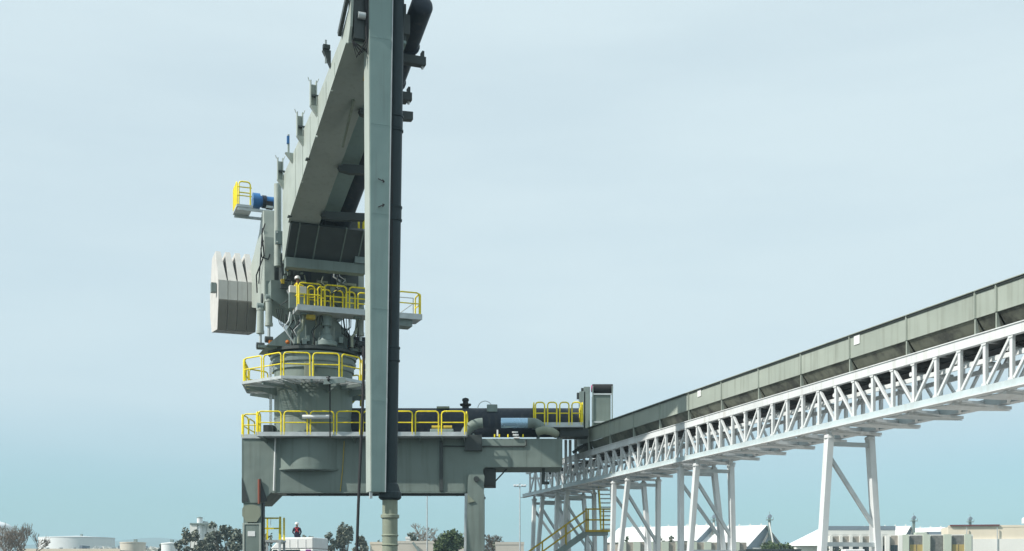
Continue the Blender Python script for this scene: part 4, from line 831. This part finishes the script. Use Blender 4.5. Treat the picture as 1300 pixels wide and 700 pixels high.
def figure(pelvis, seated, lean=0.0):
    px, py_, pz_ = pelvis; J = {}; E = []
    def add(n, p, r_, to=None):
        J[n] = ((px+p[0], py_+p[1], pz_+p[2]), r_)
        if to: E.append((to, n))
    add('pelvis', (0, 0, 0), (0.16, 0.12)); add('waist', (0, -0.02*lean, 0.18), (0.15, 0.11), 'pelvis'); add('chest', (0, -0.12*lean, 0.42), (0.18, 0.12), 'waist')
    add('neckb', (0, -0.17*lean, 0.56), (0.09, 0.08), 'chest'); add('neck', (0, -0.20*lean, 0.63), 0.055, 'neckb'); add('head', (0, -0.25*lean, 0.75), (0.085, 0.10), 'neck'); add('crown', (0, -0.26*lean, 0.85), (0.07, 0.085), 'head')
    for s, n in ((-1, 'l'), (1, 'r')):
        add('sh'+n, (s*0.19, -0.13*lean, 0.50), 0.075, 'chest'); add('el'+n, (s*0.27, -0.06-0.1*lean, 0.23), 0.052, 'sh'+n)
        add('wr'+n, (s*0.20, -0.28-0.1*lean, 0.12), 0.036, 'el'+n); add('pa'+n, (s*0.17, -0.36-0.1*lean, 0.10), (0.04, 0.022), 'wr'+n)
        for k in range(4): add('f%d%s' % (k, n), (s*(0.20-0.022*k), -0.43-0.1*lean-0.01*(k in (1, 2)), 0.085), 0.010, 'pa'+n); add('g%d%s' % (k, n), (s*(0.20-0.022*k), -0.46-0.1*lean-0.01*(k in (1, 2)), 0.06), 0.009, 'f%d%s' % (k, n))
        add('th'+n, (s*0.11, -0.38-0.1*lean, 0.075), 0.011, 'pa'+n)
        add('hip'+n, (s*0.10, 0, -0.04), 0.10, 'pelvis')
        if seated == 'squat': add('kn'+n, (s*0.20, -0.33, -0.16), 0.068, 'hip'+n); add('an'+n, (s*0.16, -0.06, -0.54), 0.045, 'kn'+n); add('to'+n, (s*0.18, -0.23, -0.60), 0.04, 'an'+n)
        elif seated: add('kn'+n, (s*0.14, -0.42, 0.02), 0.068, 'hip'+n); add('an'+n, (s*0.13, -0.50, -0.38+0.30), 0.045, 'kn'+n); add('to'+n, (s*0.15, -0.66, -0.41+0.30), 0.04, 'an'+n)
        else: add('kn'+n, (s*0.12, -0.05, -0.46), 0.068, 'hip'+n); add('an'+n, (s*0.12, 0.0, -0.86), 0.045, 'kn'+n); add('to'+n, (s*0.13, -0.17, -0.90), 0.04, 'an'+n)
    return J, E
J, E_ = figure((0, 0, 0.15), True)
pt_ = person((TX(374.5), 67.6, TZ(682.5)+0.005), R(187), J, E_, 'worker in white hard hat and red harness sitting on the white truck roof', ('worker_navy', (0.02, 0.022, 0.045)), 0.15+0.61, 'red_cloth'); pt_.scale = (0.88, 0.88, 0.82)
J, E_ = figure((0, 0, 0.64), 'squat', 0.6)
pw = SL((-1.0, -1.5, ZU)); person((pw.x, pw.y, ZU+0.002), PH-R(25), J, E_, 'worker in white hard hat and magenta vest on the platform under the boom', ('worker_dark', (0.025, 0.028, 0.035)), 0.64+0.61, 'magenta')

# ================================================================== BACKGROUND
def leaves(n, blobs, size, rnd):
    vs, fs = [], []
    tot = sum(b[1][0]*b[1][1]*b[1][2] for b in blobs)
    for c, r_, in blobs:
        k = max(30, int(n*r_[0]*r_[1]*r_[2]/tot))
        for _ in range(k):
            d = Vector((rnd.gauss(0,1), rnd.gauss(0,1), rnd.gauss(0,1))).normalized()*(rnd.random()**0.45)
            p = Vector((c[0]+d.x*r_[0], c[1]+d.y*r_[1], c[2]+d.z*r_[2]))
            a = Vector((rnd.gauss(0,1), rnd.gauss(0,1), rnd.gauss(0,0.7))).normalized(); b = a.orthogonal().normalized(); b = Matrix.Rotation(rnd.uniform(0, 6.28), 3, a) @ b
            s_ = size*rnd.uniform(0.5, 1.25); i = len(vs); a = a*s_*0.5; b = b*s_*0.32
            vs += [p-a, p-a*0.2+b, p+a, p-a*0.1-b]; fs.append((i, i+1, i+2, i+3))
    return vs, fs
def tree(u0, u1, vt, d, label, name='eucalyptus_tree', leaf='leaf_grey', n=2600, nb=11, seed=1, lowz=1.0, size=0.5, group='trees beyond the quay', dense=1.0, trunk='bark'):
    rnd = random.Random(seed); cx = ((u0+u1)/2-U0)/FPX*d; rw = 1.12*(u1-u0)/2/FPX*d; zt_ = PZ(vt, d)
    t = empty(name, (cx, d, 0), label, 'tree' if 'bush' not in name else 'bush', group)
    blobs = []
    for k in range(int(nb*1.5)):
        f = rnd.random(); z = lowz+(zt_-lowz)*(0.25+0.65*f); ww = rw*(1-0.55*abs(f-0.35)**1.1)
        blobs.append(((cx+rnd.uniform(-0.75, 0.75)*ww, d+rnd.uniform(-0.7, 0.7)*ww, z), (rw*rnd.uniform(.16,.32)*dense, rw*rnd.uniform(.16,.32)*dense, (zt_-lowz)*rnd.uniform(.06,.13)*dense)))
    xm = max(max(abs(b[0][0]-cx)+b[1][0] for b in blobs), 0.1); blobs = [((cx+(b[0][0]-cx)*rw/xm, d+(b[0][1]-d)*rw/xm, b[0][2]), b[1]) for b in blobs]
    top_ = max(b[0][2]+b[1][2] for b in blobs); sh = zt_-top_
    blobs = [((b[0][0], b[0][1], b[0][2]+sh*(b[0][2]-lowz)/(top_-lowz)), b[1]) for b in blobs]
    tr = MB(); base = Vector((cx, d, 0)); fork = Vector((cx+rnd.uniform(-.1,.1)*rw, d, lowz+(zt_-lowz)*0.25)); r0 = max(0.12, rw*0.07)
    tr.path([base, base.lerp(fork, 0.5)+Vector((0.1*rw*rnd.uniform(-1,1), 0, 0)), fork], [r0*1.3, r0, r0*0.8], 8)
    for b in blobs: 
        q = Vector(b[0]); mid = fork.lerp(q, 0.5)+Vector((rnd.uniform(-.1,.1)*rw, 0, 0.05*rw)); tr.path([fork, mid, q], [r0*0.6, r0*0.35, r0*0.12], 5)
    tr.build('trunk', trunk, t)
    v_, f_ = leaves(int(n*0.7), blobs, size, rnd); MB().add(v_, f_).build('crown', leaf, t)
    return t
def bare_tree(u0, u1, vt, d, label, seed, name='bare_tree', gr='trees beyond the quay', m_='pale_bark', depth=7):
    rnd = random.Random(seed); cx = ((u0+u1)/2-U0)/FPX*d; rw = (u1-u0)/2/FPX*d; zt_ = PZ(vt, d)
    t = empty(name, (cx, d, 0), label, 'tree', gr); tr = MB(); cr = MB()
    def br(p, dr_, L, r_, k):
        q = p + dr_*L; (tr if k >= depth-1 else cr).path([p, p.lerp(q, 0.5)+Vector((rnd.gauss(0,.04)*L, rnd.gauss(0,.04)*L, 0)), q], [r_, r_*0.85, r_*0.65], 5)
        if k == 0: return
        for _ in range(3 if k > 1 else 4):
            nd = (dr_ + Vector((rnd.gauss(0, .55), rnd.gauss(0, .55), rnd.uniform(-.05, .35)))).normalized(); br(q, nd, L*rnd.uniform(.62, .85), max(0.028, r_*0.6), k-1)
    br(Vector((cx, d, 0)), Vector((0, 0, 1)), zt_*0.30, max(0.10, zt_*0.03), depth-1)
    for mm_ in (tr, cr):     # fit the crown into its measured outline
        q_ = sorted(abs(v[0]-cx) for v in cr.v); mx_ = max(q_[int(len(q_)*0.93)], 0.1); q_ = sorted(v[2] for v in cr.v); mz = q_[int(len(q_)*0.985)]
    for mm_ in (tr, cr): mm_.v = [(cx+(v[0]-cx)*rw/mx_, v[1], v[2]*zt_/mz) for v in mm_.v]
    tr.build('trunk', m_, t); cr.build('crown', m_, t); return t
def tank(u0, u1, vw, vt, d, m_, label, cat='tank', name='storage_tank', dome=False, stair=True):
    c = at((u0+u1)/2, 700, d); r_ = (u1-u0)/2/FPX*d; zw, zt_ = PZ(vw, d), PZ(vt, d)
    t = empty(name, (c.x, d, 0), label, cat, 'tanks across the yard')
    MB().lathe([(r_, 0), (r_, zw)], (c.x, d, 0), 56).build('shell', m_, t)
    rings = [(r_+0.06, zw-0.18), (r_+0.06, zw+0.02), (r_*0.98, zw+0.03)]
    if dome: pr = [(r_*math.cos(R(a))*1.0, zw+0.03+(zt_-zw)*math.sin(R(a))) for a in range(0, 91, 6)]
    else: pr = [(r_*0.98, zw+0.03), (0, zt_)]
    MB().lathe(pr, (c.x, d, 0), 56).build('roof', 'tank_white' if dome else m_, t); MB().lathe(rings, (c.x, d, 0), 56).build('rim', m_, t)
    for z in (zw*0.35, zw*0.7): MB().lathe([(r_+0.001, z), (r_+0.03, z+0.01), (r_+0.03, z+0.07), (r_+0.001, z+0.08)], (c.x, d, 0), 56).build('shell_seam', m_, t)
    MB().box((c.x+0.1*r_, d-0.3, zt_-0.25), (c.x+0.1*r_+0.5, d+0.3, zt_+0.45)).build('roof_vent', 'machine_paint', t)
    return t
tank(-62, 13, 671, 660, 260, 'tank_white', 'white domed storage tank behind the bare tree', dome=True)
tank(52, 143.5, 683, 680.5, 300, 'tank_white', 'wide low white storage tank with shallow cone roof')
tank(153, 184.5, 688.8, 688, 210, 'tank_cream', 'small cream storage tank beside the wide white tank')
tank(205, 226, 690, 688.5, 210, 'tank_white', 'small white storage tank partly behind the grey green eucalyptus')
bare_tree(-22, 24, 669, 150, 'bare leafless tree in front of the domed tank', 11)
bare_tree(14, 48, 668, 146, 'bare leafless tree between the domed tank and the wide tank', 12)
def building(name, label, u0, u1, vt, d, depth_, wm, rm='dark_roof', cat='building', para=0.25, zb=0, group=None):
    x0, x1 = (u0-U0)/FPX*d, (u1-U0)/FPX*d; z = PZ(vt, d)
    b = empty(name, ((x0+x1)/2, d+depth_/2, zb), label, cat, group)
    MB().box((x0, d, zb), (x1, d+depth_, z-para)).build('wall', wm, b); MB().box((x0+0.05, d+0.05, z-para+0.002), (x1-0.05, d+depth_-0.05, z-para+0.05)).build('roof', rm, b)
    MB().box((x0-0.05, d-0.05, z-para-0.12), (x1+0.05, d+0.12, z)).build('parapet', wm, b)
    return b
b = building('low_building', 'long low tan building below the wide white tank', 22, 152, 696.8, 165, 12, 'cream_wall')
for k in range(5): MB().tube(at(60+17*k, 700, 170)+Vector((0,0,0)), at(60+17*k, 695.5, 170), 0.3, n=10).build('roof_vent', 'galvanised', b)
MB().box(at(101, 700, 168), at(114, 693.5, 171)).build('roof_unit', 'shed_wall', b)
b = building('low_building', 'low white rail-roofed building between the small tanks', 118, 212, 695.5, 235, 10, 'white_wall', 'white_roof')
for k in range(9): MB().box(at(122+10*k, 697, 233), at(126+10*k, 693.6+0.8*(k%3), 236)).build('roof_unit', random.choice(['white_wall', 'galvanised', 'shed_wall']), b)
tree(195, 208, 689, 215, 'small dark bush between the cream tank and white tank', 'round_bush', 'leaf_dark', 700, 7, 21, size=0.6)
# silo tower
so = empty('silo_tower', (at(256, 700, 230).x, 231, 0), 'white silo tower with several round and square shafts behind the eucalyptus', 'silo')
for u0, u1, v, dd in ((241, 250, 664.5, 230), (263, 272.5, 666.5, 231)): MB().box(at(u0, 748, dd), at(u1, v, dd)+Vector((0, 2.2, 0))).build('square_shaft', 'white_wall', so)
for u, r_, v, dd in ((252.5, 0.55, 657.5, 230), (257.5, 0.8, 663, 231), (262.5, 0.6, 665, 232), (269, 0.8, 666, 233.5)):
    p = at(u, 700, dd); MB().tube((p.x, dd+0.7, 0), (p.x, dd+0.7, PZ(v, dd)), r_, n=18).build('round_shaft', 'tank_white', so); MB().lathe([(r_+0.05, 0), (r_+0.05, 0.12), (0, 0.3)], (p.x, dd+0.7, PZ(v, dd)-0.05), 18).build('shaft_cap', 'machine_paint', so)
MB().box(at(241, 666, 229.8), at(272, 664.5, 230.9)).build('top_walkway', 'machine_paint', so)
tree(219, 262, 669, 160, 'grey green eucalyptus in front of the white silo tower', seed=31, n=3400, nb=13)
tree(259, 312, 662, 158, 'grey green eucalyptus beside the left portal leg', seed=32, n=5600, nb=18, leaf='leaf_dark')
tree(331, 354, 676.5, 175, 'round dark bush seen through the yellow access stand', 'round_bush', 'leaf_dark', 1200, 8, 33, lowz=0.3)
tree(370, 392, 671.5, 180, 'thin eucalyptus behind the worker on the truck', seed=34, n=900, nb=8, leaf='leaf_grey')
tree(388, 402, 679, 180, 'small eucalyptus top behind the white truck', seed=35, n=700, nb=6)
tree(406, 430, 673.5, 165, 'rounded eucalyptus behind the truck bed', seed=36, n=2600, nb=13, leaf='leaf_dark')
tree(427, 454, 662.5, 168, 'tall open eucalyptus beside the hanging power cable', seed=37, n=2800, nb=14, leaf='leaf_grey')
tree(449, 469, 679.5, 166, 'rounded eucalyptus next to the flat cream building', seed=38, n=2200, nb=12, leaf='leaf_grey')
tree(456, 468, 684, 172, 'small dark bush at the corner of the flat cream building', 'round_bush', 'leaf_dark', 700, 7, 39)
building('flat_building', 'flat cream building behind the intake nozzle', 470, 489, 688.2, 170, 10, 'cream_wall')
b = building('flat_building', 'long flat brown grey building between intake nozzle and right portal leg', 504, 592, 687, 175, 12, 'tank_cream')
MB().bar(at(524, 689, 174.5), at(532, 700, 174.5), 0.5, 0.3).build('roof_ramp', 'machine_paint', b)
tree(478, 490, 682, 190, 'small dark bush left of the intake nozzle', 'round_bush', 'leaf_dark', 500, 6, 40)
tree(514, 533, 675, 190, 'wind-bent dark pine above the flat brown building', 'pine_tree', 'leaf_dark', 1100, 8, 41, lowz=5)
MB_w = building('roof_hut', 'small white hut in front of the wind-bent pine', 515, 520, 681.5, 186, 2, 'white_wall', 'white_roof')
bare_tree(520, 582, 668.5, 200, 'wide bare tree crown behind the light mast', 51, depth=7)
tree(551, 593, 671.5, 150, 'dense round green tree beside the right portal leg', 'round_tree', 'leaf_green', 6500, 20, 42, lowz=0.3, dense=1.25)
tree(553, 566, 690, 148, 'low round green bush at the foot of the dense tree', 'round_bush', 'leaf_green', 900, 6, 43, lowz=0.1)
building('flat_building', 'flat pale concrete building in front of the light mast', 629, 665, 688.3, 160, 10, 'tank_cream')
bare_tree(606, 640, 681, 175, 'scrubby bare tree behind the right portal leg', 52, m_='bark')
tree(612, 640, 687, 172, 'olive scrub bush behind the flat pale building', 'round_bush', 'leaf_grey', 700, 6, 44, dense=0.8)
def mast(u, v, d, label):
    p = at(u, 700, d); z = PZ(v, d); t = empty('light_mast', (p.x, d, 0), label, 'light mast', 'tall light masts in the yard')
    MB().tube((p.x, d, 0), (p.x, d, z), 0.11, 0.07, n=10).build('pole', 'galvanised', t); MB().bar((p.x-0.75, d, z-0.05), (p.x+0.75, d, z-0.05), 0.07).build('crossarm', 'galvanised', t)
    for k in (-0.65, -0.28, 0.28, 0.65): MB().box((p.x+k-0.15, d-0.22, z), (p.x+k+0.15, d+0.22, z+0.2)).build('lamp_head', 'lamp_white', t, bevel=0.03)
    MB().cbox((p.x, d, z+0.25), (0.14, 0.14, 0.25)).build('mast_top', 'galvanised', t)
mast(542.3, 627, 150, 'tall four-lamp light mast seen under the portal beam')
mast(660, 617.5, 150, 'tall four-lamp light mast beside the open end of the gallery')

# storage sheds with white roofs, their gables to the right
def shed(ua, va, d, ul, hw, drop, label, eave_drop=None, tower=True, spout=True):
    ax = Vector((-0.8, 0.6, 0)); pr = Vector((0.6, 0.8, 0))     # along the ridge (to the left, away); across
    a = at(ua, va, d); k = (ul-U0)/FPX; L = (a.x-k*a.y)/(0.8+0.6*k)
    t = empty('storage_shed', (a.x, a.y, 0), label, 'shed', 'white roofed storage sheds')
    e1, e2 = a-pr*hw-Vector((0,0,drop)), a+pr*hw-Vector((0,0,drop)); l = ax*L; th_ = Vector((0,0,0.12))
    for e, s in ((e1, -1), (e2, 1)):
        MB().add([a, e, e+l, a+l, a+th_, e+th_, e+l+th_, a+l+th_], [(0,1,2,3),(7,6,5,4),(0,4,5,1),(1,5,6,2),(2,6,7,3),(3,7,4,0)]).build('roof', 'white_roof', t)
    n_ = int(L/2.2)
    for q in range(n_):
        p = a+ax*(L*(q+0.5)/n_)+th_; MB().lathe([(0.16, 0), (0.16, 0.18), (0.22, 0.2), (0.0, 0.36)], p, 8).build('ridge_vent', 'white_wall', t)
    g1, g2, off = Vector((e1.x, e1.y, 0)), Vector((e2.x, e2.y, 0)), ax*0.5
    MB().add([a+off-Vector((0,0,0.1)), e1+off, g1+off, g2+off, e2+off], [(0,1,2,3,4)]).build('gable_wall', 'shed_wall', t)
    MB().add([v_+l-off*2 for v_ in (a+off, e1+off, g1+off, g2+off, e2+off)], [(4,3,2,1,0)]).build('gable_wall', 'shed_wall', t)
    MB().add([e1+off-pr*-0.4, g1+off-pr*-0.4, g1+l-pr*-0.4, e1+l-pr*-0.4], [(0,1,2,3)]).build('side_wall', 'pebble_panel', t)
    mid = a.lerp(e1, 0.55)-ax*0.1; MB().bar(a.lerp(e2, 0.1)-ax*0.2-Vector((0,0,0.6)), e1.lerp(e2, 0.2)-ax*0.4-Vector((0,0,1.6)), 0.3, 0.35).build('gable_conveyor', 'tank_cream', t)
    MB().bar(e1.lerp(e2, 0.12)-ax*0.06-Vector((0,0,0.3)), e1.lerp(e2, 0.88)-ax*0.06-Vector((0,0,0.3)), 0.25, 0.3).build('tie_beam', 'white_wall', t)
    if tower:
        p = a-ax*0.6; MB().box(p+Vector((-0.25, -0.25, -3.0)), p+Vector((0.25, 0.25, 1.7))).build('elevator_leg', 'machine_paint', t)
        MB().box(p+Vector((-0.7, -0.5, 1.1)), p+Vector((0.7, 0.5, 1.25))).build('head_platform', 'machine_paint', t)
        MB().prism([(-0.4, 1.6), (0.35, 1.6), (0.5, 2.0), (0.1, 2.4), (-0.3, 2.1)], lambda A_, B_, D_: p+Vector((A_, D_, B_)), -0.3, 0.3).build('head_hood', 'shed_wall', t)
        MB().bar(p+Vector((0, 0, 2.3)), p+Vector((0, 0, 2.9)), 0.06).build('aerial', 'machine_paint', t)
        for s in (-1, 1): MB().bar(p+Vector((s*0.7, -0.5, 1.25)), p+Vector((s*0.7, -0.5, 1.75)), 0.06).build('platform_post', 'machine_paint', t)
    if spout:
        p = a-ax*0.9; MB().tube(p+Vector((-0.35, -0.2, 0.6)), p+Vector((0.45, -0.6, -4.2)), 0.16, n=8).build('grain_spout', 'white_wall', t)
    return t
shed(903, 667.5, 252, 786, 6.5, 3.4, 'white roofed storage shed behind the V-legged trestle by the staircase')
shed(973.5, 667.5, 248, 905, 9.0, 4.6, 'white roofed storage shed with dark gable and leaning spout beside the round bush')
shed(1156.5, 668.5, 262, 1042, 4.0, 2.4, 'white roofed storage shed behind the pilastered office', spout=False)
shed(1228, 669.5, 268, 1162, 4.0, 2.4, 'white roofed storage shed behind the big cream warehouse', spout=False)
# white hipped roof beside the single portal frame
hp = empty('hip_roof_shed', (at(1040, 700, 230).x, 232, 0), 'white hip roofed shed left of the pilastered office', 'shed')
r1, r2, e_ = at(1041, 670.5, 231), at(1048, 669.5, 231), [at(1009, 692, 228), at(1045, 698.5, 226), at(1050, 698.5, 236)]
el = at(1009.5, 693, 229); er_ = at(1052, 693, 227)
bl = Vector((el.x, 240, el.z)); br_ = Vector((er_.x, 240, er_.z)); rg = at(1042, 670.5, 231.5); rg2 = Vector((rg.x+1.2, 236, rg.z))
MB().add([el, er_, rg, rg2, bl, br_], [(0,1,2), (1,5,3,2), (5,4,3), (4,0,2,3)]).build('roof', 'white_roof', hp)
MB().box((el.x+0.3, 229.4, 0), (er_.x-0.3, 239.6, el.z-0.02)).build('wall', 'white_wall', hp)
# pilastered office blocks
b = building('office_block', 'white office block with pebble panels, slim white pilasters and dark windows', 1048, 1136, 671.6, 205, 4, 'white_wall', 'dark_roof', para=0.9)
MB().box(at(1049, 673.0, 204.9), at(1137, 668.0, 204.9)+Vector((0, 0.8, 0))).build('fascia', 'shed_wall', b)
def bay(b, ua, ub, vt, d, wm, gl, vg):
    MB().box(at(ua, 748, d-0.06), at(ub, vt, d-0.06)+Vector((0, 0.05, 0))).build('wall_panel', wm, b)
    f = MB().box(at(ua, 742, d-0.12), at(ub, vg, d-0.12)+Vector((0, 0.055, 0))).build('window', gl, b)
    m_ = (ua+ub)/2; MB().box(at(m_-0.25, 742, d-0.16), at(m_+0.25, vg, d-0.16)+Vector((0, 0.035, 0))).build('mullion', 'dark_roof', f)
for k in range(6): bay(b, 1057.5+12.7*k, 1066+12.7*k, 681, 204.9, 'pebble_panel', 'window_glass', 693)
for k in range(7): MB().box(at(1053.2+12.7*k, 748, 204.5), at(1057+12.7*k, 680.5, 204.5)+Vector((0, 0.48, 0))).build('pilaster', 'white_wall', b)
b = building('office_block', 'lower office block with wide pale pilasters and amber windows', 1130, 1234, 679, 190, 2.5, 'white_wall', 'dark_roof')
PIL = [(1128, 1133), (1144, 1149), (1149.2, 1157), (1174.5, 1183), (1200, 1209), (1225.5, 1233.5)]
for i, (a_, c_) in enumerate(PIL): MB().box(at(a_, 748, 189.2), at(c_, 678.6 if i > 1 else 679.5, 189.2)+Vector((0, 0.75, 0))).build('pilaster', 'green_white' if i > 1 else 'white_wall', b)
bay(b, 1134, 1143.5, 680, 189.8, 'pebble_panel', 'window_glass', 692)
bay(b, 1157.5, 1174, 680, 189.8, 'grey_pebble', 'amber_glass', 691.5); bay(b, 1183.5, 1199.5, 680, 189.8, 'grey_pebble', 'amber_glass', 712); bay(b, 1209.5, 1225, 680, 189.8, 'grey_pebble', 'amber_glass', 691.5)
MB().box(at(1163, 679, 192), at(1173, 676.5, 194)).build('roof_unit', 'green_white', b); MB().box(at(1176, 679, 192), at(1188, 675.8, 194)).build('roof_unit', 'shed_wall', b)
wh = building('warehouse', 'big cream warehouse with maroon roof line and white lower wall', 1215, 1420, 666.5, 205, 8, 'cream_wall', 'dark_roof')
MB().box(at(1218, 667.2, 204.6), at(1278, 665.6, 204.6)+Vector((0, 0.3, 0))).build('roof_trim', 'maroon', wh)
MB().box(at(1215.5, 748, 204.7), at(1419, 684, 204.7)+Vector((0, 0.25, 0))).build('lower_wall', 'white_wall', wh)
for u in (1238, 1275, 1312): MB().box(at(u, 748, 204.5), at(u+0.9, 669.5, 204.5)+Vector((0, 0.18, 0))).build('downpipe', 'galvanised', wh)
MB().lathe([(0.5, 0), (0.5, 0.8), (0.3, 1.05), (0, 1.1)], at(1299.5, 665, 210), 12).build('roof_vent', 'white_wall', wh)
for b_, a_ in ((wh, -11), (b, -7)): b_.rotation_euler.z = R(a_)
# panelled yard wall and trees in front of the sheds
wl = empty('yard_wall', (at(850, 700, 185).x, 185, 0), 'long yard wall of brown pebble panels between pale concrete piers', 'wall')
u = 786.0; k = 0
while u < 946:
    MB().box(at(u, 748, 185), at(u+9, 688.0, 185)+Vector((0, 0.6, 0))).build('pier', 'green_white', wl)
    MB().box(at(u+9.05, 748, 185.3), at(u+17.9, 688.8, 185.3)+Vector((0, 0.25, 0))).build('wall_panel', 'pebble_panel', wl)
    u += 18; k += 1
MB().box(at(888, 704, 180), at(901, 699, 180)+Vector((0, 1.8, 0))).build('gate_box', 'dark_machine', wl)
ft = building('dark_container', 'low dark flat roofed shelter in front of the round bush', 947, 1017, 697.2, 170, 6, 'dark_machine', 'dark_roof', cat='shelter', para=0.1)
tree(963, 1010, 686, 182, 'wide round green bush in front of the dark shed gable', 'round_bush', 'leaf_green', 3600, 12, 61, lowz=0.5, dense=1.3)
tree(826, 856, 678, 200, 'brown thin shrub behind the yard wall', 'round_bush', 'leaf_grey', 900, 8, 62, dense=0.9)
tree(786, 800, 680, 200, 'small green tree top by the staircase landing', 'round_tree', 'leaf_green', 700, 7, 63)
tree(1050, 1062, 690, 200, 'narrow shrub at the corner of the white office block', 'round_bush', 'leaf_grey', 600, 6, 64, lowz=0.2)
tree(1057, 1068, 695.5, 199, 'low green bush below the office windows', 'round_bush', 'leaf_green', 500, 5, 65, lowz=0.2)
van = empty('parked_van', (at(1084, 700, 170).x, 171, 0), 'white van parked in front of the office block', 'van')
MB().prism([(at(1070, 0, 170).x, 0.4), (at(1070, 0, 170).x, 3.6), (at(1073, 0, 170).x, PZ(697.5, 170)), (at(1098, 0, 170).x, PZ(697.5, 170)), (at(1102, 0, 170).x, 3.4), (at(1105, 0, 170).x, 2.2), (at(1105, 0, 170).x, 0.4)], xz, 170, 172.2).build('body', 'white_paint', van, bevel=0.1)
for u in (1075, 1099): MB().tube(at(u, 0, 169.95)*1, at(u, 0, 169.95), 0.1) if False else MB().tube((at(u,0,170).x, 169.95, 0.45), (at(u,0,170).x, 170.25, 0.45), 0.45, n=18).build('wheel', 'rubber', van)
MB().box((at(1088, 0, 170).x, 169.97, 3.6), (at(1099, 0, 170).x, 169.998, 5.2)).build('side_window', 'window_glass', van)

# ------------------------------------------------------------------ air
hz = MB().box((-3800, -1000, -1.5), (3800, 4100, 125)).build('haze', 'white_paint'); tag(hz, kind='stuff')
hm_ = bpy.data.materials.new('haze_air'); hm_.use_nodes = True; t = hm_.node_tree; t.nodes.clear()
vo = t.nodes.new('ShaderNodeVolumePrincipled'); vo.inputs['Color'].default_value = (0.60, 0.86, 1.0, 1); vo.inputs['Density'].default_value = 0.00040; vo.inputs['Anisotropy'].default_value = 0.0
ou = t.nodes.new('ShaderNodeOutputMaterial'); t.links.new(vo.outputs[0], ou.inputs['Volume'])
hz.data.materials.clear(); hz.data.materials.append(hm_)
